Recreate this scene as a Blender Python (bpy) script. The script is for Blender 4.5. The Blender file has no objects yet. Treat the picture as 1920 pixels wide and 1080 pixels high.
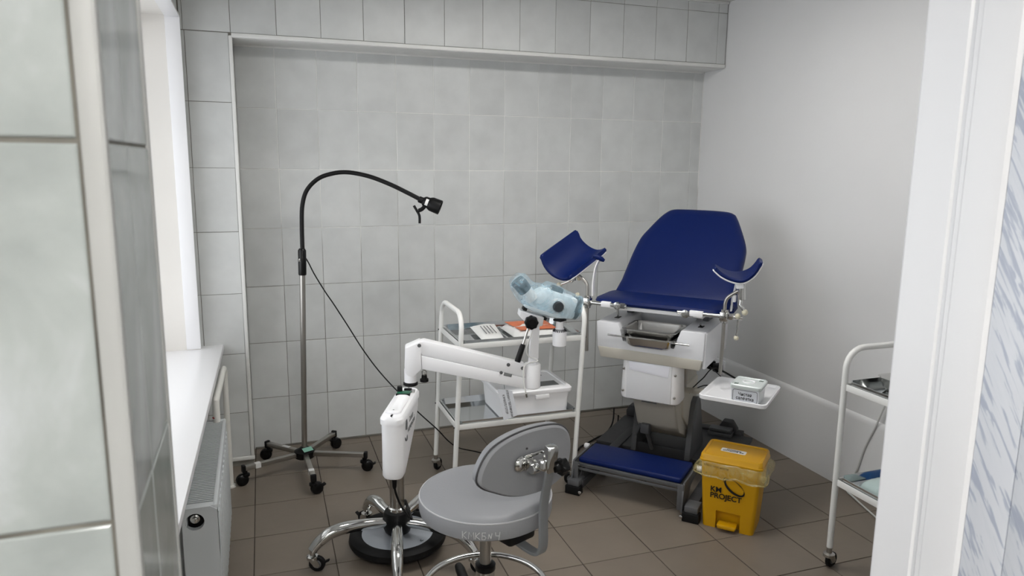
import bpy, bmesh, math, random
from mathutils import Vector, Matrix, noise
random.seed(7)
S = bpy.context.scene
COL = S.collection
PI = math.pi

# ---------------------------------------------------------------- camera
cam = bpy.data.cameras.new('camera'); camo = bpy.data.objects.new('camera', cam); COL.objects.link(camo)
cam.sensor_width = 36.0; cam.lens = 25.385; cam.clip_start = 0.02; cam.clip_end = 100
_r = Vector((0.94229, -0.33461, 0.01044)); _w = Vector((0.32974, 0.92855, -0.17040))
_w.normalize(); _r = (_r - _w * _r.dot(_w)).normalized(); _u = _r.cross(_w)
camo.matrix_world = Matrix(((_r.x, _u.x, -_w.x, 0.0804), (_r.y, _u.y, -_w.y, -3.9396), (_r.z, _u.z, -_w.z, 1.5355), (0, 0, 0, 1)))
S.camera = camo
cam.dof.use_dof = True; cam.dof.focus_distance = 3.1; cam.dof.aperture_fstop = 8.5

# ---------------------------------------------------------------- light
S.view_settings.view_transform = 'Standard'; S.view_settings.look = 'None'
S.view_settings.gamma = 1.0; S.view_settings.use_curve_mapping = False
S.view_settings.exposure = 0.0
wd = bpy.data.worlds.new('sky'); S.world = wd; wd.use_nodes = True
wn = wd.node_tree.nodes; bg = wn['Background']; bg.inputs[0].default_value = (0.93, 0.96, 1.0, 1); bg.inputs[1].default_value = 3.0
# daylight portal just outside the real window opening
la = bpy.data.lights.new('window_portal', 'AREA'); la.shape = 'RECTANGLE'; la.size = 1.5; la.size_y = 2.56
la.cycles.is_portal = True
lo = bpy.data.objects.new('window_portal', la); COL.objects.link(lo); lo.location = (-0.60, -1.56, 1.406); lo.rotation_euler = (0, -PI / 2, 0)
# radiance of the ceiling lamp diffusers
CORRIDOR_L, ROOM_L = 66.0, 21.0

# ---------------------------------------------------------------- materials
def lin(c):
    return tuple(((x / 255) / 12.92 if x / 255 <= 0.04045 else ((x / 255 + 0.055) / 1.055) ** 2.4) for x in c) + (1.0,)
M = {}
def mat(name, rgb, rough=0.5, metal=0.0, var=0.0, scale=8.0, bump=0.0, bscale=None, coat=0.0, spec=0.5, rand=0.0, alpha=None, dirt=None):
    m = bpy.data.materials.new(name); m.use_nodes = True; nt = m.node_tree; N = nt.nodes; L = nt.links; b = N['Principled BSDF']
    c = lin(rgb); b.inputs['Base Color'].default_value = c; b.inputs['Roughness'].default_value = rough; b.inputs['Metallic'].default_value = metal
    b.inputs['Coat Weight'].default_value = coat; b.inputs['Coat Roughness'].default_value = 0.08; b.inputs['Specular IOR Level'].default_value = spec
    tc = N.new('ShaderNodeTexCoord'); vec = tc.outputs['Object']
    if rand or var:
        oi = N.new('ShaderNodeObjectInfo'); ad = N.new('ShaderNodeVectorMath'); ad.operation = 'ADD'
        cm = N.new('ShaderNodeCombineXYZ'); mu = N.new('ShaderNodeMath'); mu.operation = 'MULTIPLY'; mu.inputs[1].default_value = 37.0
        L.new(oi.outputs['Random'], mu.inputs[0]); L.new(mu.outputs[0], cm.inputs[0]); L.new(mu.outputs[0], cm.inputs[2])
        L.new(vec, ad.inputs[0]); L.new(cm.outputs[0], ad.inputs[1]); vec = ad.outputs[0]
    if var:
        n = N.new('ShaderNodeTexNoise'); n.inputs['Scale'].default_value = scale; n.inputs['Detail'].default_value = 5; L.new(vec, n.inputs['Vector'])
        cr = N.new('ShaderNodeMapRange'); cr.inputs['From Min'].default_value = 0.3; cr.inputs['From Max'].default_value = 0.7
        cr.inputs['To Min'].default_value = 1 - var; cr.inputs['To Max'].default_value = 1 + var; L.new(n.outputs[0], cr.inputs['Value'])
        val = cr.outputs[0]
        if rand:
            mr = N.new('ShaderNodeMapRange'); mr.inputs['To Min'].default_value = 1 - rand; mr.inputs['To Max'].default_value = 1 + rand
            L.new(oi.outputs['Random'], mr.inputs['Value']); mm = N.new('ShaderNodeMath'); mm.operation = 'MULTIPLY'
            L.new(val, mm.inputs[0]); L.new(mr.outputs[0], mm.inputs[1]); val = mm.outputs[0]
        mx = N.new('ShaderNodeVectorMath'); mx.operation = 'SCALE'; mx.inputs[0].default_value = c[:3]; L.new(val, mx.inputs['Scale'])
        L.new(mx.outputs[0], b.inputs['Base Color'])
    if bump:
        n2 = N.new('ShaderNodeTexNoise'); n2.inputs['Scale'].default_value = bscale or scale; n2.inputs['Detail'].default_value = 3; L.new(vec, n2.inputs['Vector'])
        bp = N.new('ShaderNodeBump'); bp.inputs['Strength'].default_value = bump; bp.inputs['Distance'].default_value = 0.01
        L.new(n2.outputs[0], bp.inputs['Height']); L.new(bp.outputs[0], b.inputs['Normal'])
    if alpha is not None: b.inputs['Alpha'].default_value = alpha
    M[name] = m; return m
def clear(name, rgb, mixv=0.25, rough=0.1, nscale=0.0, lo=0.1, hi=0.6, bump=0.0):
    """thin clear film: part see-through, part glossy plastic; creases come from noise"""
    m = mat(name, rgb, rough, bump=bump, bscale=nscale or 20); nt = m.node_tree; N = nt.nodes; L = nt.links; b = N['Principled BSDF']
    t = N.new('ShaderNodeBsdfTransparent'); x = N.new('ShaderNodeMixShader'); o = N['Material Output']; x.inputs[0].default_value = mixv
    if nscale:
        n = N.new('ShaderNodeTexNoise'); n.inputs['Scale'].default_value = nscale; n.inputs['Detail'].default_value = 6; n.inputs['Distortion'].default_value = 1.5
        tc = N.new('ShaderNodeTexCoord'); L.new(tc.outputs['Object'], n.inputs['Vector'])
        r = N.new('ShaderNodeMapRange'); r.inputs['From Min'].default_value = 0.35; r.inputs['From Max'].default_value = 0.68
        r.inputs['To Min'].default_value = lo; r.inputs['To Max'].default_value = hi; L.new(n.outputs[0], r.inputs['Value']); L.new(r.outputs[0], x.inputs[0])
    L.new(t.outputs[0], x.inputs[1]); L.new(b.outputs[0], x.inputs[2]); L.new(x.outputs[0], o.inputs['Surface'])
    return m
mat('tile_wall', (204, 206, 205), 0.33, var=0.058, scale=8, bump=0.10, bscale=14, rand=0.035, spec=0.45)
mat('tile_jamb', (203, 210, 206), 0.12, var=0.11, scale=7, bump=0.16, bscale=5, spec=0.6)
mat('tile_floor', (122, 112, 101), 0.42, var=0.05, scale=6, bump=0.06, bscale=30, rand=0.04, spec=0.4)
mat('grout_floor', (62, 54, 46), 0.9, var=0.2, scale=20)
mat('grout_dark', (118, 115, 108), 0.9, var=0.3, scale=12)
mat('paint', (222, 222, 222), 0.55, var=0.012, scale=3, bump=0.03, bscale=60, spec=0.35)
mat('paint_corridor', (200, 202, 200), 0.6)
mat('ceiling', (212, 211, 208), 0.8)
mat('trim_white', (226, 226, 223), 0.4, var=0.03, scale=12)
mat('trim_grey', (205, 207, 204), 0.45, var=0.03, scale=10)
mat('trim_jamb', (182, 183, 181), 0.45, var=0.03, scale=10)
mat('pvc', (246, 246, 248), 0.28, bump=0.02, bscale=9)
mat('reveal', (236, 233, 228), 0.4, var=0.012, scale=5)
mat('enamel', (236, 236, 233), 0.35, bump=0.03, bscale=25)
mat('radiator', (196, 200, 202), 0.38)
mat('enamel_pipe', (226, 225, 219), 0.4)
mat('plastic_white', (249, 249, 251), 0.32, bump=0.02, bscale=12)
mat('plastic_housing', (222, 223, 226), 0.38, bump=0.03, bscale=60)
mat('plastic_beige', (188, 184, 173), 0.5)
mat('plastic_film', (236, 237, 245), 0.25, bump=0.35, bscale=12)
mat('grey_label', (120, 122, 122), 0.5)
mat('black', (12, 12, 13), 0.45, spec=0.25)
mat('rubber', (13, 13, 14), 0.6, spec=0.25)
mat('black_gloss', (8, 8, 9), 0.28, spec=0.3)
mat('chrome', (208, 208, 206), 0.10, 1.0)
mat('steel', (178, 175, 170), 0.3, 1.0, var=0.06, scale=3)
mat('steel_tray', (214, 213, 210), 0.2, 1.0)
mat('shelf_steel', (206, 209, 210), 0.10, 1.0, bump=0.02, bscale=4)
mat('grey_metal', (94, 95, 97), 0.45, 0.2)
mat('dark_metal', (62, 62, 64), 0.5, 0.2, var=0.1, scale=20)
mat('dark_plate', (50, 50, 52), 0.5, 0.1)
mat('vinyl_blue', (0, 24, 82), 0.46, bump=0.05, bscale=140, var=0.03, scale=5, spec=0.22)
mat('vinyl_grey', (137, 138, 141), 0.45, bump=0.05, bscale=160, spec=0.4)
mat('piping', (60, 60, 62), 0.5)
mat('piping_light', (178, 178, 180), 0.5)
mat('chalk', (196, 196, 196), 0.8)
mat('cream_ball', (226, 220, 196), 0.3)
mat('yellow', (205, 153, 0), 0.36, bump=0.02, bscale=40)
mat('ink', (14, 12, 12), 0.6)
mat('ink_brown', (92, 70, 24), 0.6)
mat('paper', (226, 226, 224), 0.6, var=0.03, scale=12, bump=0.25, bscale=14)
mat('paper_tag', (222, 225, 230), 0.45)
mat('print_line', (110, 112, 116), 0.7)
mat('orange', (205, 112, 72), 0.5, var=0.1, scale=30)
mat('packet_blue', (46, 56, 72), 0.3, bump=0.3, bscale=20)
mat('green_sticker', (128, 178, 160), 0.5)
mat('pcb_green', (24, 92, 66), 0.4)
mat('green_mark', (70, 96, 82), 0.5)
mat('red_handle', (170, 36, 32), 0.4)
mat('pale_box', (228, 232, 232), 0.3)
mat('head_shell', (214, 228, 234), 0.3)
mat('box_lid', (220, 228, 226), 0.22)
mat('teal_pack', (188, 206, 203), 0.25, bump=0.4, bscale=25)
mat('blue_pack', (32, 84, 140), 0.4)
mat('lens_dark', (46, 52, 56), 0.35)
clear('bag_film', (218, 204, 140), 0.5, 0.20, 22, 0.12, 0.48, 0.35)
clear('wrap_film', (186, 222, 240), 0.5, 0.14, 13, 0.08, 0.46, 0.5)
clear('film_clear', (225, 228, 230), 0.25, 0.12, 20, 0.1, 0.4, 0.3)
clear('glass', (235, 240, 240), 0.06, 0.02)
def emis(name, rgb, s):
    m = bpy.data.materials.new(name); m.use_nodes = True; b = m.node_tree.nodes['Principled BSDF']
    b.inputs['Base Color'].default_value = lin(rgb); b.inputs['Emission Color'].default_value = lin(rgb); b.inputs['Emission Strength'].default_value = s; M[name] = m
emis('diffuser_corridor', (255, 252, 248), CORRIDOR_L); emis('diffuser_room', (255, 252, 248), ROOM_L)
def grout_wall():
    """pale grout, greyed by grime in patches and along the lower rows where the floor is mopped"""
    m = mat('grout_wall', (200, 200, 197), 0.85); nt = m.node_tree; N = nt.nodes; L = nt.links; b = N['Principled BSDF']
    g = N.new('ShaderNodeNewGeometry'); sp = N.new('ShaderNodeSeparateXYZ'); L.new(g.outputs['Position'], sp.inputs[0])
    n = N.new('ShaderNodeTexNoise'); n.inputs['Scale'].default_value = 4.5; n.inputs['Detail'].default_value = 6; L.new(g.outputs['Position'], n.inputs['Vector'])
    a = N.new('ShaderNodeMath'); a.operation = 'MULTIPLY_ADD'; a.inputs[1].default_value = 1.7; L.new(n.outputs[0], a.inputs[0]); L.new(sp.outputs[2], a.inputs[2])
    r = N.new('ShaderNodeMapRange'); r.inputs['From Min'].default_value = 1.65; r.inputs['From Max'].default_value = 2.25; L.new(a.outputs[0], r.inputs['Value'])
    x = N.new('ShaderNodeMix'); x.data_type = 'RGBA'; x.inputs['A'].default_value = lin((140, 138, 133)); x.inputs['B'].default_value = lin((236, 236, 233))
    L.new(r.outputs[0], x.inputs['Factor']); L.new(x.outputs['Result'], b.inputs['Base Color'])
grout_wall()
def streaks():
    """blue-grey streaked marble print of the plastic panels in the doorway"""
    m = mat('marble_panel', (226, 230, 238), 0.3); nt = m.node_tree; N = nt.nodes; L = nt.links; b = N['Principled BSDF']
    tc = N.new('ShaderNodeTexCoord'); mp = N.new('ShaderNodeMapping'); mp.vector_type = 'TEXTURE'; mp.inputs['Rotation'].default_value = (math.radians(-30), 0, 0); mp.inputs['Scale'].default_value = (1, 1 / 80, 1 / 8)
    L.new(tc.outputs['Object'], mp.inputs['Vector'])
    n = N.new('ShaderNodeTexNoise'); n.inputs['Scale'].default_value = 1.6; n.inputs['Detail'].default_value = 4; n.inputs['Distortion'].default_value = 0.6; L.new(mp.outputs[0], n.inputs['Vector'])
    r = N.new('ShaderNodeValToRGB'); e = r.color_ramp.elements
    e[0].position = 0.40; e[0].color = lin((184, 191, 207)); e[1].position = 0.56; e[1].color = lin((228, 231, 238)); k = e.new(0.455); k.color = lin((200, 206, 218)); k = e.new(0.47); k.color = lin((224, 228, 235))
    L.new(n.outputs[0], r.inputs[0]); L.new(r.outputs[0], b.inputs['Base Color'])
streaks()
def marble_jamb():
    """grey-green clouded glaze with pale veins on the big glossy tiles beside the camera"""
    m = M['tile_jamb']; nt = m.node_tree; N = nt.nodes; L = nt.links; b = N['Principled BSDF']
    tc = N.new('ShaderNodeTexCoord'); mp = N.new('ShaderNodeMapping'); mp.inputs['Rotation'].default_value = (0, 0.7, 0.3); mp.inputs['Scale'].default_value = (5, 5, 12)
    L.new(tc.outputs['Object'], mp.inputs['Vector'])
    n = N.new('ShaderNodeTexNoise'); n.inputs['Scale'].default_value = 1.3; n.inputs['Detail'].default_value = 5; n.inputs['Distortion'].default_value = 0.8; L.new(mp.outputs[0], n.inputs['Vector'])
    r = N.new('ShaderNodeValToRGB'); e = r.color_ramp.elements
    e[0].position = 0.33; e[0].color = lin((166, 172, 170)); e[1].position = 0.70; e[1].color = lin((210, 214, 217)); k = e.new(0.52); k.color = lin((181, 187, 185))
    L.new(n.outputs[0], r.inputs[0]); L.new(r.outputs[0], b.inputs['Base Color'])
marble_jamb()

# ---------------------------------------------------------------- mesh helpers
def catmull(pts, n=6, closed=False):
    P = [Vector(p) for p in pts]; out = []; k = len(P)
    for i in range(k if closed else k - 1):
        g = (lambda j: P[j % k]) if closed else (lambda j: P[min(max(j, 0), k - 1)])
        a, b, c, d = g(i - 1), g(i), g(i + 1), g(i + 2)
        for j in range(n):
            t = j / n
            out.append(0.5 * ((2 * b) + (c - a) * t + (2 * a - 5 * b + 4 * c - d) * t * t + (3 * b - a - 3 * c + d) * t ** 3))
    if not closed: out.append(P[-1])
    return out
def rrect(w, h, r, n=4, cx=0, cy=0):
    o = []
    for (sx, sy, a0) in ((1, 1, 0), (-1, 1, 90), (-1, -1, 180), (1, -1, 270)):
        for i in range(n + 1):
            a = math.radians(a0 + 90 * i / n); o.append((cx + sx * (w / 2 - r) + r * math.cos(a), cy + sy * (h / 2 - r) + r * math.sin(a)))
    return o
class MB:
    def __init__(s): s.bm = bmesh.new()
    def box(s, c, d, rot=None, bev=0.0, seg=2):
        g = bmesh.ops.create_cube(s.bm, size=1.0); vs = g['verts']
        for v in vs: v.co = Vector((v.co.x * d[0], v.co.y * d[1], v.co.z * d[2]))
        if bev:
            es = list({e for v in vs for e in v.link_edges})
            r = bmesh.ops.bevel(s.bm, geom=es, offset=bev, segments=seg, affect='EDGES', profile=0.5)
            vs = list({v for f in r['faces'] for v in f.verts} | {v for v in vs if v.is_valid})
        m = Matrix.Translation(c) @ (rot.to_4x4() if rot is not None else Matrix())
        for v in vs: v.co = m @ v.co
        return s
    def ring(s, pts): return [s.bm.verts.new(p) for p in pts]
    def skin(s, rings, closed=True, cap0=True, cap1=True, loop=False):
        R = [s.ring(r) for r in rings]; k = len(R[0]); m = len(R)
        for i in range(m if loop else m - 1):
            A, B = R[i], R[(i + 1) % m]
            for j in range(k if closed else k - 1): s.bm.faces.new((A[j], A[(j + 1) % k], B[(j + 1) % k], B[j]))
        if closed and not loop:
            if cap0: s.bm.faces.new(R[0][::-1])
            if cap1: s.bm.faces.new(R[-1])
        return s
    def tube(s, pts, r, n=10, closed=False, flat=None):
        P = [Vector(p) for p in pts]; k = len(P); rings = []; up = None
        for i in range(k):
            if closed: t = P[(i + 1) % k] - P[i - 1]
            else: t = P[min(i + 1, k - 1)] - P[max(i - 1, 0)]
            t.normalize()
            if up is None: up = t.orthogonal().normalized() if flat is None else Vector(flat)
            up = (up - t * up.dot(t)); up = up.normalized() if up.length > 1e-6 else t.orthogonal().normalized()
            b = t.cross(up); rr = r[i] if isinstance(r, (list, tuple)) and flat is None else r
            if flat is None: rings.append([P[i] + (up * math.cos(2 * PI * j / n) + b * math.sin(2 * PI * j / n)) * rr for j in range(n)])
            else: rings.append([P[i] + up * x + b * y for x, y in rrect(r[0], r[1], min(r) * 0.25, 2)])
        return s.skin(rings, True, not closed, not closed, closed)
    def cyl(s, a, b, r, r1=None, n=18):
        return s.tube([a, b], [r, r if r1 is None else r1], n)
    def lathe(s, prof, o=(0, 0, 0), ax=(0, 0, 1), n=28, caps=True):
        ax = Vector(ax).normalized(); u = ax.orthogonal().normalized(); w = ax.cross(u); o = Vector(o)
        return s.skin([[o + ax * z + (u * math.cos(2 * PI * j / n) + w * math.sin(2 * PI * j / n)) * max(r, 1e-5) for j in range(n)] for r, z in prof], True, caps, caps)
    def ball(s, c, r, sc=(1, 1, 1), n=16):
        pr = [(r * math.sin(PI * i / 10), -r * math.cos(PI * i / 10)) for i in range(11)]
        k = len(s.bm.verts); s.lathe(pr, n=n)
        s.bm.verts.ensure_lookup_table()
        for v in s.bm.verts[k:]: v.co = Vector((v.co.x * sc[0], v.co.y * sc[1], v.co.z * sc[2])) + Vector(c)
        return s
    def prism(s, poly, f, d0, d1, bev=0.0, seg=2):
        """poly in 2-D, f(a, b, d) -> 3-D point"""
        A = [f(a, b, d0) for a, b in poly]; B = [f(a, b, d1) for a, b in poly]
        k0 = len(s.bm.faces); s.skin([A, B])
        if bev:
            s.bm.faces.ensure_lookup_table(); es = list({e for fc in s.bm.faces[k0:] for e in fc.edges})
            bmesh.ops.bevel(s.bm, geom=es, offset=bev, segments=seg, affect='EDGES', profile=0.5)
        return s
    def quad(s, a, b, c, d): s.bm.faces.new(s.ring((a, b, c, d))); return s
def finish(bm, name, angle=38):
    bmesh.ops.recalc_face_normals(bm, faces=bm.faces[:])
    ca = math.radians(angle)
    for f in bm.faces: f.smooth = True
    for e in bm.edges:
        e.smooth = not (len(e.link_faces) == 2 and e.calc_face_angle(0) > ca)
    me = bpy.data.meshes.new(name); bm.to_mesh(me); bm.free(); return me
def obj(name, mb, m, parent=None, kind=None, label=None, angle=38, matrix=None):
    me = finish(mb.bm, name, angle) if isinstance(mb, MB) else mb
    if m and not me.materials: me.materials.append(M[m])
    o = bpy.data.objects.new(name, me); COL.objects.link(o)
    if parent: o.parent = parent
    if matrix is not None: o.matrix_local = matrix
    if kind: o['kind'] = kind
    if label: o['label'] = label
    return o
def thing(name, label, cat, loc=(0, 0, 0), rz=0.0, group=None):
    o = bpy.data.objects.new(name, None); COL.objects.link(o); o.location = loc; o.rotation_euler = (0, 0, rz); o.empty_display_size = 0.1
    o['label'] = label; o['category'] = cat
    if group: o['group'] = group
    return o
def tag(o, label, cat, group=None):
    o['label'] = label; o['category'] = cat
    if group: o['group'] = group
    return o
def frame(o, x, y):
    """matrix whose local x, y are the given axes (z = x cross y)"""
    x = Vector(x).normalized(); y = Vector(y); z = x.cross(y).normalized(); y = z.cross(x)
    return Matrix(((x.x, y.x, z.x, o[0]), (x.y, y.y, z.y, o[1]), (x.z, y.z, z.z, o[2]), (0, 0, 0, 1)))
def writing(name, lines, size, m, parent, mtx, lead=1.25, align='CENTER', off=0.0, xs=1.0):
    cu = bpy.data.curves.new(name, 'FONT'); cu.body = '\n'.join(lines); cu.size = size; cu.align_x = align; cu.align_y = 'CENTER'; cu.space_line = lead; cu.extrude = 0.0002; cu.offset = off
    t = bpy.data.objects.new(name, cu); COL.objects.link(t)
    bpy.context.view_layer.update()
    me = bpy.data.meshes.new_from_object(t.evaluated_get(bpy.context.evaluated_depsgraph_get())); bpy.data.objects.remove(t); me.materials.clear()
    if xs != 1.0:
        for v in me.vertices: v.co.x *= xs
    me.materials.append(M[m]); o = bpy.data.objects.new(name, me); COL.objects.link(o); o.parent = parent; o.matrix_local = mtx; return o
def copy_tree(o, parent=None, name=None):
    c = o.copy(); COL.objects.link(c); c.parent = parent
    for ch in list(o.children): copy_tree(ch, c)
    return c

# ---------------------------------------------------------------- setting
TCACHE = {}
def tile_mesh(w, h, t, m, bev=0.0016):
    k = (round(w, 4), round(h, 4), round(t, 4), m)
    if k not in TCACHE:
        b = MB(); a = [(-w / 2, -h / 2), (w / 2, -h / 2), (w / 2, h / 2), (-w / 2, h / 2)]; s = (w - 2 * bev) / w; q = (h - 2 * bev) / h
        b.skin([[(x, y, -t) for x, y in a], [(x, y, -bev * 0.6) for x, y in a], [(x * s, y * q, 0) for x, y in a]], True, False, True)
        me = finish(b.bm, 'tile', 20); me.materials.append(M[m]); TCACHE[k] = me
    return TCACHE[k]
def lay(parent, m, o, ax, ay, w, h, cells, t=0.006, gap=0.003, wob=0.0006):
    """one tile object per cell (x0, x1, y0, y1) on the plane through o with axes ax, ay"""
    F = frame(o, ax, ay)
    for (x0, x1, y0, y1) in cells:
        me = tile_mesh(x1 - x0 - gap, y1 - y0 - gap, t, m)
        r = Matrix.Rotation(random.uniform(-1, 1) * wob * 2, 4, 'X') @ Matrix.Rotation(random.uniform(-1, 1) * wob * 2, 4, 'Y')
        c = bpy.data.objects.new('tile', me); COL.objects.link(c); c.parent = parent
        c.matrix_local = F @ Matrix.Translation(((x0 + x1) / 2 + random.uniform(-1, 1) * 0.0004, (y0 + y1) / 2 + random.uniform(-1, 1) * 0.0004, random.uniform(-1, 1) * wob)) @ r
def cuts(a, b, first, step):
    """grid lines from a to b with joints at first + k step"""
    k0 = math.ceil((a - first) / step - 1e-6); L = [a]; k = k0
    while first + k * step < b - 0.004:
        if first + k * step > a + 0.004: L.append(first + k * step)
        k += 1
    return L + [b]
def grid(xs, ys): return [(xs[i], xs[i + 1], ys[j], ys[j + 1]) for j in range(len(ys) - 1) for i in range(len(xs) - 1)]
XL, XR, CEIL = -0.212, 2.715, 2.465
TW, TH = 0.20349, 0.303
def slab(name, x0, x1, y0, y1, z0, z1, m, kind='structure', bev=0.0, parent=None):
    return obj(name, MB().box(((x0 + x1) / 2, (y0 + y1) / 2, (z0 + z1) / 2), (x1 - x0, y1 - y0, z1 - z0), bev=bev), m, parent, kind)
floor = slab('floor', -1.7, 3.1, -5.7, 0.1, -0.08, -0.0022, 'grout_floor')
# floor tiles of the room: 302.7 mm squares turned by half a degree
fa = -0.009; FX, FY, FS = 0.0177, -0.3772, 0.30268
ca, sa = math.cos(fa), math.sin(fa); cells = []
for i in range(-1, 9):
    for j in range(-2, 11):
        x0, x1, y0, y1 = i * FS, (i + 1) * FS, -(j + 1) * FS, -j * FS
        lx0, lx1 = XL - FX - 0.02, XR - FX + 0.02; ly1 = -FY + 0.01
        x0, x1, y1 = max(x0, lx0), min(x1, lx1), min(y1, ly1)
        if x1 - x0 > 0.01 and y1 - y0 > 0.01: cells.append((x0, x1, y0, y1))
lay(floor, 'tile_floor', (FX, FY, 0), (ca, sa, 0), (-sa, ca, 0), FS, FS, cells, t=0.005, gap=0.004, wob=0.0003)
# corridor floor joins it behind the camera
slab('ceiling', -1.7, 3.1, -5.7, 0.1, CEIL, CEIL + 0.1, 'ceiling')

wb = slab('wall_back', XL - 0.2, XR + 0.2, 0.0022, 0.15, 0, CEIL, 'grout_wall')
lay(wb, 'tile_wall', (0, 0, 0), (1, 0, 0), (0, 0, 1), TW, TH,
    grid(cuts(0.015, XR, 0, TW), [0.0, 0.2803, 0.5833, 0.8863, 1.1893, 1.4923, 1.7953, 2.098]))
pil = slab('wall_pilaster', XL, 0.0125, -0.2078, 0.0022, 0.0, 2.1, 'grout_dark')
lay(pil, 'tile_wall', (0, -0.21, 0), (1, 0, 0), (0, 0, 1), TW, TH, grid([XL + 0.003, -0.188, -0.001], [0.05, 0.2831, 0.587, 0.891, 1.195, 1.499, 1.803, 2.1165]), gap=0.0022)
lay(pil, 'tile_wall', (0.0147, 0, 0), (0, 1, 0), (0, 0, 1), TW, TH, grid([-0.208, -0.004], [0.05, 0.2831, 0.587, 0.891, 1.195, 1.499, 1.803, 2.098]))
beam = slab('wall_beam', XL, XR, -0.2078, 0.0022, 2.1, CEIL, 'grout_dark')
lay(beam, 'tile_wall', (0, -0.21, 0), (1, 0, 0), (0, 0, 1), TW, TH, grid(cuts(XL + 0.004, XR, 0.0095, 0.2035), [2.118, 2.402, CEIL]), gap=0.0022)
slab('trim_1', 0.012, XR, -0.215, -0.2, 2.097, 2.117, 'trim_white', bev=0.003)
slab('trim_2', 0.012, XR, -0.2, 0.0, 2.0955, 2.0995, 'trim_white')
slab('trim_3', -0.001, 0.016, -0.2155, -0.2, 0.05, 2.105, 'trim_white', bev=0.004)
slab('trim_4', XL, 0.018, -0.218, -0.2, 0.03, 0.05, 'trim_white', bev=0.004)
slab('trim_5', 0.016, XR, -0.006, 0.0, 2.088, 2.0965, 'trim_white')
slab('trim_6', XL, XR, -0.222, -0.2, CEIL - 0.014, CEIL, 'trim_white', bev=0.003)
slab('baseboard_back', 0.02, XR, -0.006, 0.001, 0.0, 0.010, 'grout_dark', bev=0.002)

# right wall, plastered and painted, a low padded-out band with a rounded top
wr = slab('wall_right', XR + 0.004, XR + 0.15, -3.3, 0.1, 0, CEIL, 'paint')
p = MB(); prof = [(XR + 0.01, 0.0), (XR - 0.012, 0.0), (XR - 0.012, 0.358), (XR - 0.009, 0.374), (XR - 0.001, 0.386), (XR + 0.01, 0.39)]
p.prism(prof, lambda a, b, d: Vector((a, d, b)), -3.07, 0.0); obj('baseboard_right', p, 'paint', None, 'structure')

# left wall around the window
WY0, WY1, WZ0, WZ1 = -2.85, -0.27, 0.64, 2.172
wl = slab('wall_left', -0.75, XL, WY1, 0.1, 0, CEIL, 'trim_grey')
slab('wall_left_near', -0.75, XL, -3.2, WY0, 0, CEIL, 'paint')
slab('wall_left_below', -0.75, XL, WY0, WY1, 0, WZ0 - 0.03, 'trim_grey')
slab('wall_left_above', -0.75, XL, WY0, WY1, WZ1, CEIL, 'tile_wall')
# window: plastic-clad reveal, corner strips, frame with two lights and glass
w1 = bpy.data.objects.new('window_1', None); COL.objects.link(w1); w1['kind'] = 'structure'
obj('reveal_panel', MB().box((-0.36, WY1 - 0.004, (WZ0 + WZ1) / 2), (0.322, 0.008, WZ1 - WZ0)), 'reveal', w1)
obj('reveal_panel', MB().box((-0.36, WY0 + 0.004, (WZ0 + WZ1) / 2), (0.322, 0.008, WZ1 - WZ0)), 'reveal', w1)
obj('reveal_panel', MB().box((-0.36, (WY0 + WY1) / 2, WZ1 - 0.004), (0.322, WY1 - WY0 - 0.016, 0.008)), 'reveal', w1)
for y0, sgn in ((WY1 - 0.008, -1), (WY0 + 0.008, 1)):
    obj('corner_strip', MB().box((-0.228, y0 + sgn * 0.003, (WZ0 + WZ1) / 2), (0.062, 0.006, WZ1 - WZ0 - 0.01), bev=0.0015), 'pvc', w1)
obj('corner_strip', MB().box((-0.228, (WY0 + WY1) / 2, WZ1 - 0.011), (0.062, WY1 - WY0 - 0.028, 0.006), bev=0.0015), 'pvc', w1)
fb = MB(); fx = -0.52
for (yc, zc, dy, dz) in (((WY0 + WY1) / 2, WZ1 - 0.04, WY1 - WY0, 0.07), ((WY0 + WY1) / 2, WZ0 + 0.035, WY1 - WY0, 0.07), (WY0 + 0.035, (WZ0 + WZ1) / 2, 0.07, WZ1 - WZ0), (WY1 - 0.035, (WZ0 + WZ1) / 2, 0.07, WZ1 - WZ0), ((WY0 + WY1) / 2, (WZ0 + WZ1) / 2, 0.09, WZ1 - WZ0)):
    fb.box((fx, yc, zc), (0.06, dy, dz), bev=0.006)
obj('window_frame', fb, 'pvc', w1)
for yc in (WY0 + 0.66, WY1 - 0.66):
    obj('pane', MB().box((fx, yc, (WZ0 + WZ1) / 2), (0.006, 1.20, WZ1 - WZ0 - 0.12)), 'glass', w1)
sb = MB(); sp = [(-0.55, -0.27), (XL, -0.27), (XL, -0.213), (-0.0985, -0.2), (-0.1375, -2.094), (-0.150, -2.9), (XL, -2.9), (XL, WY0), (-0.55, WY0)]
sb.prism(sp, lambda a, b, d: Vector((a, b, d)), 0.612, 0.641, bev=0.004); sill = obj('window_sill', sb, 'pvc', None, 'structure')

# wall between the room and the corridor: tiled left jamb beside the camera, clad right jamb
FYN, FYF, JX = -3.32, -3.07, -0.024
wf = slab('wall_front', -1.6, JX - 0.0022, FYN + 0.0022, FYF, 0, CEIL, 'grout_dark')
zs = [0.0335 + TH * k for k in range(9)]
lay(wf, 'tile_jamb', (0, FYN, 0), (1, 0, 0), (0, 0, 1), TW, TH, grid([JX - 0.016 - TW * 3, JX - 0.016 - TW * 2, JX - 0.016 - TW, JX - 0.016], zs), gap=0.004)
lay(wf, 'tile_jamb', (JX, 0, 0), (0, 1, 0), (0, 0, 1), TW, TH, grid([FYN + 0.004, -3.217, FYF - 0.008], zs), gap=0.003)
tj = MB(); tj.box((JX - 0.0072, FYN - 0.0005, 1.2), (0.0155, 0.005, 2.4), bev=0.0015); tj.box((JX + 0.0003, FYN + 0.004, 1.2), (0.003, 0.012, 2.4), bev=0.001)
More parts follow.
